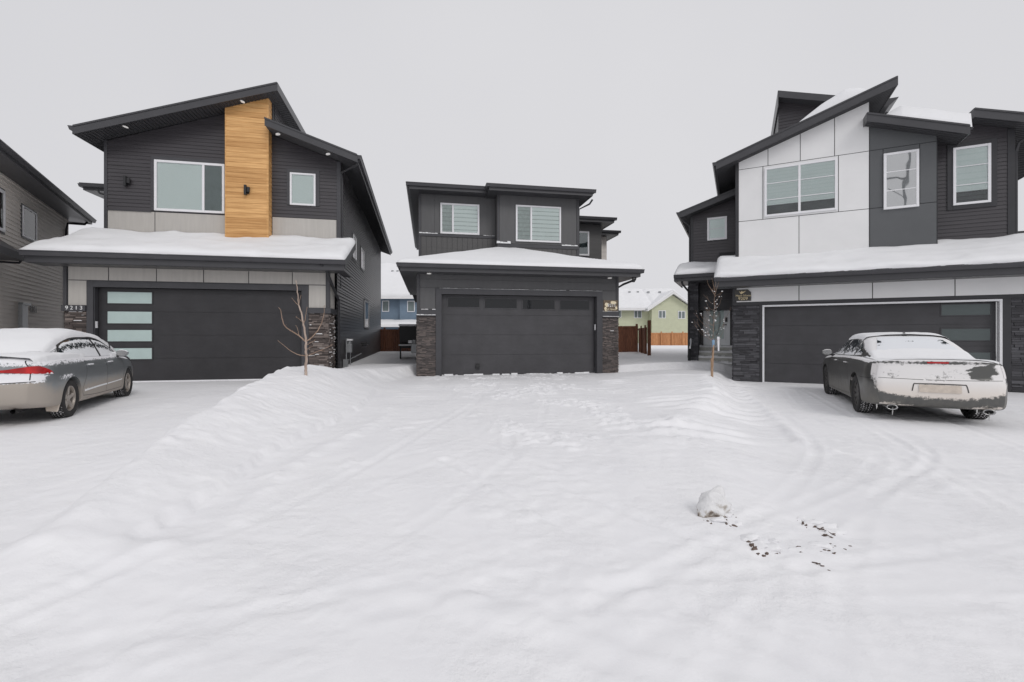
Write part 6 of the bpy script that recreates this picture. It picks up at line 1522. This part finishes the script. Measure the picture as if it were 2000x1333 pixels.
# arched side window with pillar, both sides
wt_ = lambda x: pch(x, [.98, 1.12, 1.35, 1.9, 2.4, 2.75, 3.05, 3.42], [1.05, 1.19, 1.275, 1.325, 1.315, 1.27, 1.17, .985])
wb2 = lambda x: pch(x, [.98, 1.4, 2.4, 3.42], [1.02, .99, .965, .955])
def gm1(co, no):
    x, z = co[:, 0], co[:, 2]; t = wt_(x); b = wb2(x); f = (z-b)/np.maximum(t-b, .02)
    edge = np.where(f > .90, -1.0, 0)+np.where(x < 1.10, -.6, 0)
    return (.98-.62*np.exp(-((f-.62)/.22)**2)+edge), 0*z, 0*z
for sg in (-1, 1):
    C1.side('side_window', np.linspace(1.0, 2.30, 40), lambda x: float(wb2(x)), lambda x: float(wt_(x)), sg, SG, .004, 16, mask=gm1)
    C1.side('side_window', np.linspace(2.38, 3.38, 34), lambda x: float(wb2(x)), lambda x: float(wt_(x)), sg, SG, .004, 16, mask=gm1)
    C1.side('window_surround', np.linspace(.985, 3.42, 60), lambda x: float(wt_(x))-.012, lambda x: float(wt_(x))+.020, sg, 'plastic_black', .008, 2)
    C1.side('pillar', np.linspace(2.30, 2.38, 3), lambda x: float(wb2(x)), lambda x: float(wt_(x)), sg, 'plastic_black', .005, 8)
    for pts in ([(1.47, sg*2, .93), (1.50, sg*2, .80), (1.44, sg*2, .62), (1.33, sg*2, .42), (1.36, sg*2, .33)], [(2.44, sg*2, .93), (2.46, sg*2, .70), (2.44, sg*2, .45), (2.44, sg*2, .28)], [(3.36, sg*2, .90), (3.42, sg*2, .70), (3.38, sg*2, .45), (3.30, sg*2, .27)],
                [(1.36, sg*2, .315), (1.9, sg*2, .285), (2.6, sg*2, .275), (3.3, sg*2, .275)]):
        C1.line('door_seam', pts, (0, -sg, 0), .009, 'plastic_black', .002)
    C1.line('crease', [(1.40, sg*2, .395), (2.0, sg*2, .415), (2.44, sg*2, .420)], (0, -sg, 0), .03, 'snow_roof', .006); C1.line('crease', [(2.48, sg*2, .420), (3.0, sg*2, .43), (3.30, sg*2, .44)], (0, -sg, 0), .022, 'snow_roof', .006)
    for hx in (1.56, 2.56):
        m = MB(); l, n = C1.hit((hx+.08, sg*2, .84), (0, -sg, 0)); m.box(hx, hx+.20, l.y-.012 if sg > 0 else l.y-.03, l.y+.03 if sg > 0 else l.y+.012, .825, .855); h_ = m.build('door_handle', paint1, R, bevel=.01); setattrs(h_.data, lambda co, no: (np.where(no[:, 2] > .4, 1.0, .0), 0, 0))
    mirror(C1, 3.22, sg*.82, .99, sg)
    # tail light wrapping the corner
    d = Vector((1, -sg*.75, 0)).normalized(); side_ = Vector((d.y, -d.x, 0)); g_ = []
    for j in range(9):
        f = j/8; row = []
        for i in range(25):
            a = -.275+.56*i/24; tt = i/24; a_s = a*(-sg)*-1
            zt = .785+.115*min(1, tt/.30)**.6-.045*float(sm(tt, .45, 1.0)); zb = .770+.05*tt
            row.append(Vector((-1.2, 0, 0))*1+Vector((0, sg*.0, 0))+Vector((.05, sg*(Wc/2-.13), 0))+Vector((0, 0, zb+(zt-zb)*f))+side_*(a if sg > 0 else -a)*1.0-d*.0+Vector((0, sg*.85, 0)))
        g_.append(row)
    TL = C1.patch('taillight', g_, tuple(d), SNR, .010, mask=lambda co, no: (.62-.75*sm(co[:, 2], .775, .83), 0, 0))
    g2 = [[p for p in g_[0]][i:i+2][0:1]*1 for i in range(0)]
C1.line('trunk_seam', [(-1, -.70, .70), (-1, -.69, .85), (-1, -.62, .985)], (1, 0, 0), .010, 'plastic_black', .003); C1.line('trunk_seam', [(-1, .70, .70), (-1, .69, .85), (-1, .62, .985)], (1, 0, 0), .010, 'plastic_black', .003)
C1.line('trunk_seam', [(-1, -.75, .675), (-1, 0, .655), (-1, .75, .675)], (1, 0, 0), .012, 'plastic_black', .003)
g_ = [[(-1, -.26+.52*i/8, .72+.11*j/4) for i in range(9)] for j in range(5)]; C1.patch('licence_plate', g_, (1, 0, 0), 'salt', .006)
m = MB(); m.tube([(.10, -.50, .245), (.5, -.50, .25)], .032, 14, cap=False); m.build('exhaust', 'metal_dark', R)
m = MB(); m.hexa([(.53, -.84, .15), (.56, -.84, .15), (.56, -.70, .17), (.53, -.70, .17), (.60, -.86, .34), (.63, -.86, .34), (.63, -.66, .34), (.60, -.66, .34)]); m.build('mudflap', 'salt', R, bevel=.01)
# blanket of snow over roof, rear glass and boot
def snowcar(C, x0, x1, w, th, nX, nY, seed, nlo=.30, nhi=.62, zmin=.85, namp=.5, tf=None):
    g_ = [[(x0+(x1-x0)*i/nX, -w+2*w*j/nY, 3) for j in range(nY+1)] for i in range(nX+1)]
    def th_(a, b, l, n):
        e = float(sm(n.z, nlo, nhi))*(1 if l.z > zmin else 0); k = th*(1+namp*2*float(fbm(l.x*2+seed, l.y*2+seed, 3)))
        if tf: k *= tf(l)
        return -.012+e*k
    return C.patch('snow', g_, (0, 0, -1), 'snow_roof', thick=th_)
snowcar(C1, .155, 3.3, .86, .060, 110, 60, 2, .66, .84); snowcar(C1, 3.3, 4.5, .80, .045, 40, 36, 6, .5, .75, .7)

# ------------------------------------------------------------ dark grey car (right), seen from behind
SNL, _nt, _b = M_('snowy_lens'); _v = obco(_nt); _s = ramp(_nt, mth(_nt, 'ADD', attr(_nt, 'snow'), mth(_nt, 'MULTIPLY', mth(_nt, 'SUBTRACT', noise(_nt, _v, 24, 5, .7), .5), 2.0)), [(.44, 0.0), (.54, 1.0)])
_nt.links.new(mixc(_nt, _s, (.05, .018, .018), (.78, .76, .75)), _b.inputs['Base Color']); _b.inputs['Roughness'].default_value = .4
fw = np.array([math.sin(rad(25.5)), math.cos(rad(25.5))]); ya2 = math.atan2(fw[1], fw[0]); lf = np.array([-fw[1], fw[0]])
Wd = 1.90; Ld = 4.98; xr2 = 1.02
rl = np.array([(1703-1000)/889*7.98, 7.98])      # rear left body corner
org = rl-lf*(Wd/2-.05); zc2 = -.045
R = empty('parked_car', (org[0], org[1], zc2), ya2, 'dark grey sedan with snow crusted rear end parked before the right garage', 'car')
_off = None
def mask2(co, no):
    x, y, z = co[:, 0], co[:, 1], co[:, 2]; nzz = no[:, 2]; ay = np.abs(y)
    top = sm(nzz, .35, .7)*sm(z, .85, .95)*1.15
    edge = .26+.13*(ay/.9)**3
    rear = sm(-no[:, 0], .30, .75)*sm(z, edge+.10, edge+.26)*.93-.45*np.maximum(0, fbm(y*3+7, z*5, 3)*3-.20)
    # bare lip under the boot edge and a scraped patch above the right lamp
    lip = np.exp(-((z-1.040)/.022)**2)*sm(-no[:, 0], .1, .5)*1.1*(.6+1.2*np.abs(fbm(y*5, z*2, 2)))
    patch = ((y+.56)/.155)**2+((z-.88)/.125)**2
    wob = .35*fbm(y*9, z*9, 3)
    pa = 1-sm(patch+wob*1.6, .75, 1.15)
    s = np.maximum(top*(1-.0), rear)-lip-pa*2.0*sm(-no[:, 0], .2, .5)
    plate = sm(-no[:, 0], .3, .6)*np.exp(-((z-.665)/.012)**2)*(ay < .34)*.45
    s = s-plate
    belt = sm(z, 1.0, 1.05)*(1-sm(z, 1.08, 1.12))*.45*(np.abs(no[:, 1]) > .5)
    s = np.maximum(s, belt)
    drip = np.exp(-((z-.31)/.05)**2)*(np.abs(ay-.62) < .17)*.72*sm(-no[:, 0], .2, .5); s = np.maximum(s, drip)
    crease = np.exp(-((z-.735)/.010)**2)*(x < .55)*.72*(np.abs(no[:, 1]) > .4)
    s = np.maximum(s, crease)
    dirt = (1-sm(z, .25, .62))*.45+.30*(np.abs(no[:, 1]) > .6)*(1-sm(z, .5, 1.0))
    return s, dirt, sm(-no[:, 0], .3, .6)*(1-sm(z, .45, .8))*.65+.12*sm(-no[:, 0], .3, .6)
paint2 = paint_mat('graphite_paint', (.125, .125, .120), (.20, .19, .17), .28, .6, snow_c=(.80, .795, .80), scale=20, soft=.30)
Pm2 = dict(L=Ld, W=Wd, wr=.365, axles=(xr2, xr2+3.02), rr=.13, rl=.40, fr=.2, fl=.7, bulge=.045, belly=.24, paint=paint2, mask=mask2, tumble=.48,
 plan=([0, .5, 1.3, 3.2, Ld], [.985, 1.0, 1.0, 1.0, .985]),
 deck=([0, .05, .12, .4, .9, 1.4, 3.4, 3.9, 4.6, 4.85, Ld], [1.075, 1.09, 1.098, 1.09, 1.09, 1.10, 1.08, 1.06, .98, .93, .90]),
 shoulder=([0, .12, .5, .9, 1.4, 3.4, 3.9, 4.6, Ld], [.99, 1.015, 1.03, 1.045, 1.05, .995, .96, .90, .82]),
 sill=([0, .12, .5, 1.0, 4.2, 4.7, Ld], [.30, .27, .25, .21, .20, .22, .28]),
 rear_prof=([.2, .30, .40, .56, .72, .745, .77, 1.0, 1.06, 1.12], [.10, .03, .0, .0, .015, .02, .055, .075, .045, .06]), front_prof=([.2, .5, .9, 1.1], [.06, 0, .03, .2]),
 roof=([.66, .90, 1.20, 1.55, 1.95, 2.5, 3.0, 3.4, 3.8, 4.0], [1.06, 1.17, 1.32, 1.45, 1.50, 1.505, 1.455, 1.29, 1.10, 1.04]),
 cabw=([.6, 1.1, 1.7, 2.6, 3.3, 4.0], [.70, .79, .85, .86, .83, .76]))
C2 = Car(Pm2, R)
for xa in Pm2['axles']:
    for sg in (-1, 1): wheel(R, xa, sg*(Wd/2-.135), .365, sg, .235, 10, 'rim_dark', .52)
wt_2 = lambda x: pch(x, [1.22, 1.40, 1.75, 2.3, 2.8, 3.15, 3.60], [1.17, 1.30, 1.395, 1.415, 1.385, 1.29, 1.07])
wb_2 = lambda x: pch(x, [1.22, 1.6, 2.5, 3.60], [1.115, 1.095, 1.075, 1.05])
SG2 = snowglass_mat('snowy_glass_dark', scale=16)
def gm2(co, no):
    x, z = co[:, 0], co[:, 2]; t = wt_2(x); b = wb_2(x); f = (z-b)/np.maximum(t-b, .02); return .62-.5*f+.25*np.exp(-(f/.12)**2), 0*z, 0*z
for sg in (-1, 1):
    for (a, b) in ((1.24, 1.55), (1.60, 2.42), (2.50, 3.56)):
        C2.side('side_window', np.linspace(a, b, 26), lambda x: float(wb_2(x)), lambda x: float(wt_2(x)), sg, SG2, .004, 14, mask=gm2)
    C2.side('window_surround', np.linspace(1.23, 3.60, 60), lambda x: float(wt_2(x))-.006, lambda x: float(wt_2(x))+.016, sg, 'chrome', .008, 2)
    for pts in ([(1.60, sg*2, 1.05), (1.62, sg*2, .85), (1.54, sg*2, .62), (1.45, sg*2, .38)], [(2.48, sg*2, 1.03), (2.50, sg*2, .70), (2.48, sg*2, .30)], [(3.50, sg*2, 1.0), (3.56, sg*2, .70), (3.50, sg*2, .30)], [(1.45, sg*2, .33), (2.5, sg*2, .29), (3.5, sg*2, .29)]):
        C2.line('door_seam', pts, (0, -sg, 0), .009, 'plastic_black', .002)
    C2.line('bumper_seam', [(.62, sg*2, .735), (.4, sg*2, .74), (.10, sg*2, .745)], (0, -sg, 0), .008, 'plastic_black', .002)
    for hx in (1.70, 2.66):
        m = MB(); l, n = C2.hit((hx+.08, sg*2, .93), (0, -sg, 0)); m.box(hx, hx+.2, min(l.y, l.y+sg*.035)-.005, max(l.y, l.y+sg*.035), .92, .948); h_ = m.build('door_handle', paint2, R, bevel=.01); setattrs(h_.data, lambda co, no: (np.where(no[:, 2] > .4, .9, .0), 0, 0))
    mirror(C2, 3.42, sg*.90, 1.09, sg)
    # slim vertical tail lamp at the corner, mostly buried in snow
    d = Vector((1, -sg*.9, 0)).normalized(); sd2 = Vector((-d.y, d.x, 0)); c0_ = Vector((.06, sg*(Wd/2-.05), 0))-d*1.5
    g_ = [[c0_+sd2*(-.05+.10*i/6)+Vector((0, 0, .80+.20*j/8)) for i in range(7)] for j in range(9)]
    m2 = lambda co, no: (.62+0*co[:, 0], 0, .2)
    C2.patch('taillight', g_, tuple(d), SNL, .004, mask=lambda co, no: (.50+.25*sm(np.abs(co[:, 1]), .93, .86), 0, .2))
    # exhaust tip
    m = MB(); ex = .62*sg; n = 24
    ring = lambda rx_, rz_, xx: [(xx, ex+rx_*math.cos(6.283*k/n), .262+rz_*math.sin(6.283*k/n)) for k in range(n+1)]
    m.grid([ring(.070, .040, .35), ring(.078, .046, .01), ring(.078, .046, -.015), ring(.066, .036, -.015), ring(.062, .033, .10)]); E = m.build('exhaust', 'chrome', R, True)
    m = MB(); m.ext([(.09, ex+.062*math.cos(6.283*k/n), .262+.033*math.sin(6.283*k/n)) for k in range(n)], (.01, 0, 0)); m.build('bore', 'metal_dark', E)
    m = MB()
    for (iy, iz, il) in ((ex-.02, .215, .10), (ex+(.20 if sg > 0 else .13), .265, .06)): m.tube([(.05, iy, iz+.03), (.05, iy, iz-il*.5), (.05, iy+.004, iz-il)], .012, 7, .003)
    m.build('icicle', 'ice', R, True)
# frozen-over plate recess, brake lamp, antenna, rear glass
g_ = [[(-1, -.27+.54*i/12, .545+.125*j/6) for i in range(13)] for j in range(7)]; C2.patch('licence_plate', g_, (1, 0, 0), 'salt', .012)
C2.line('plate_recess', [(-1, -.36, .560), (-1, -.335, .675), (-1, -.30, .684), (-1, 0, .688), (-1, .30, .684), (-1, .335, .675), (-1, .36, .560)], (1, 0, 0), .016, 'rim_dark', .003)
C2.line('trunk_seam', [(-1, -.80, .765), (-1, -.4, .755), (-1, .1, .75), (-1, .5, .757), (-1, .80, .765)], (1, 0, 0), .007, 'rim_dark', .002)
g_ = [[(-1, -.14+.28*i/10, 1.028+.028*j/3) for i in range(11)] for j in range(4)]; C2.patch('brake_light', g_, (1, 0, 0), 'red_lens', .009)
rg2 = lambda yy: 1
g_ = [[(.98+.58*i/26, (-.60+.14*(i/26)+(1.20-.28*i/26)*j/40), 3) for j in range(41)] for i in range(27)]
def gm3(co, no):
    x, y = co[:, 0], co[:, 1]; return .98-.70*np.exp(-(((np.abs(y)-.50)/.09)**2+((x-1.30)/.14)**2))-.40*np.exp(-((y-.02)/.10)**2-((x-1.30)/.06)**2)+.1*np.sin(y*17)*0, 0, 0
C2.patch('rear_window', g_, (0, 0, -1), snowglass_mat('snowy_rear_glass', (.76, .78, .81), 12), .005, mask=gm3)
m = MB(); m.hexa([(1.62, -.03, 1.48), (1.78, -.02, 1.50), (1.78, .02, 1.50), (1.62, .03, 1.48), (1.66, -.012, 1.56), (1.72, -.01, 1.56), (1.72, .01, 1.56), (1.66, .012, 1.56)]); m.build('antenna', 'plastic_black', R, bevel=.006)
def tf2(l):
    if l.x < .95: return .9
    return 1.0
snowcar(C2, .09, 1.0, .80, .022, 34, 50, 12, .55, .80, .95, .8); snowcar(C2, 1.62, 2.9, .74, .05, 44, 44, 15, .60, .85, 1.3, .5); snowcar(C2, 3.6, 4.8, .80, .03, 30, 34, 18, .6, .8, .8)

# ============================================================ STREET LAMP across the road (mirrored in the bay window)
T = empty('street_lamp', (8.75, -3.1, -.05), rad(180), 'tall curved grey street lamp reflected in the bay window of the right house', 'street lamp')
m = MB(); P = [(0, 0, 0), (0, 0, 4), (.10, 0, 7.5), (.22, 0, 9.5), (.22, 0, 11), (.08, 0, 12.6)]; Q = spl(P, 30); m.tube(Q, .11, 12, .06); m.build('pole', 'metal_grey', T, True)
m = MB(); m.tube(spl([(.22, 0, 10.9), (.6, 0, 11.15), (1.2, 0, 11.2), (1.9, 0, 11.1)], 14), .045, 8); m.tube(spl([(.22, 0, 9.7), (.6, 0, 10.1), (1.1, 0, 10.5)], 8), .025, 8); m.build('arm', 'metal_grey', T, True)
m = MB(); m.hexa([(1.7, -.14, 11.02), (2.5, -.12, 10.98), (2.5, .12, 10.98), (1.7, .14, 11.02), (1.7, -.10, 11.18), (2.45, -.08, 11.12), (2.45, .08, 11.12), (1.7, .10, 11.18)]); m.build('lamp_head', 'metal_grey', T, bevel=.02)
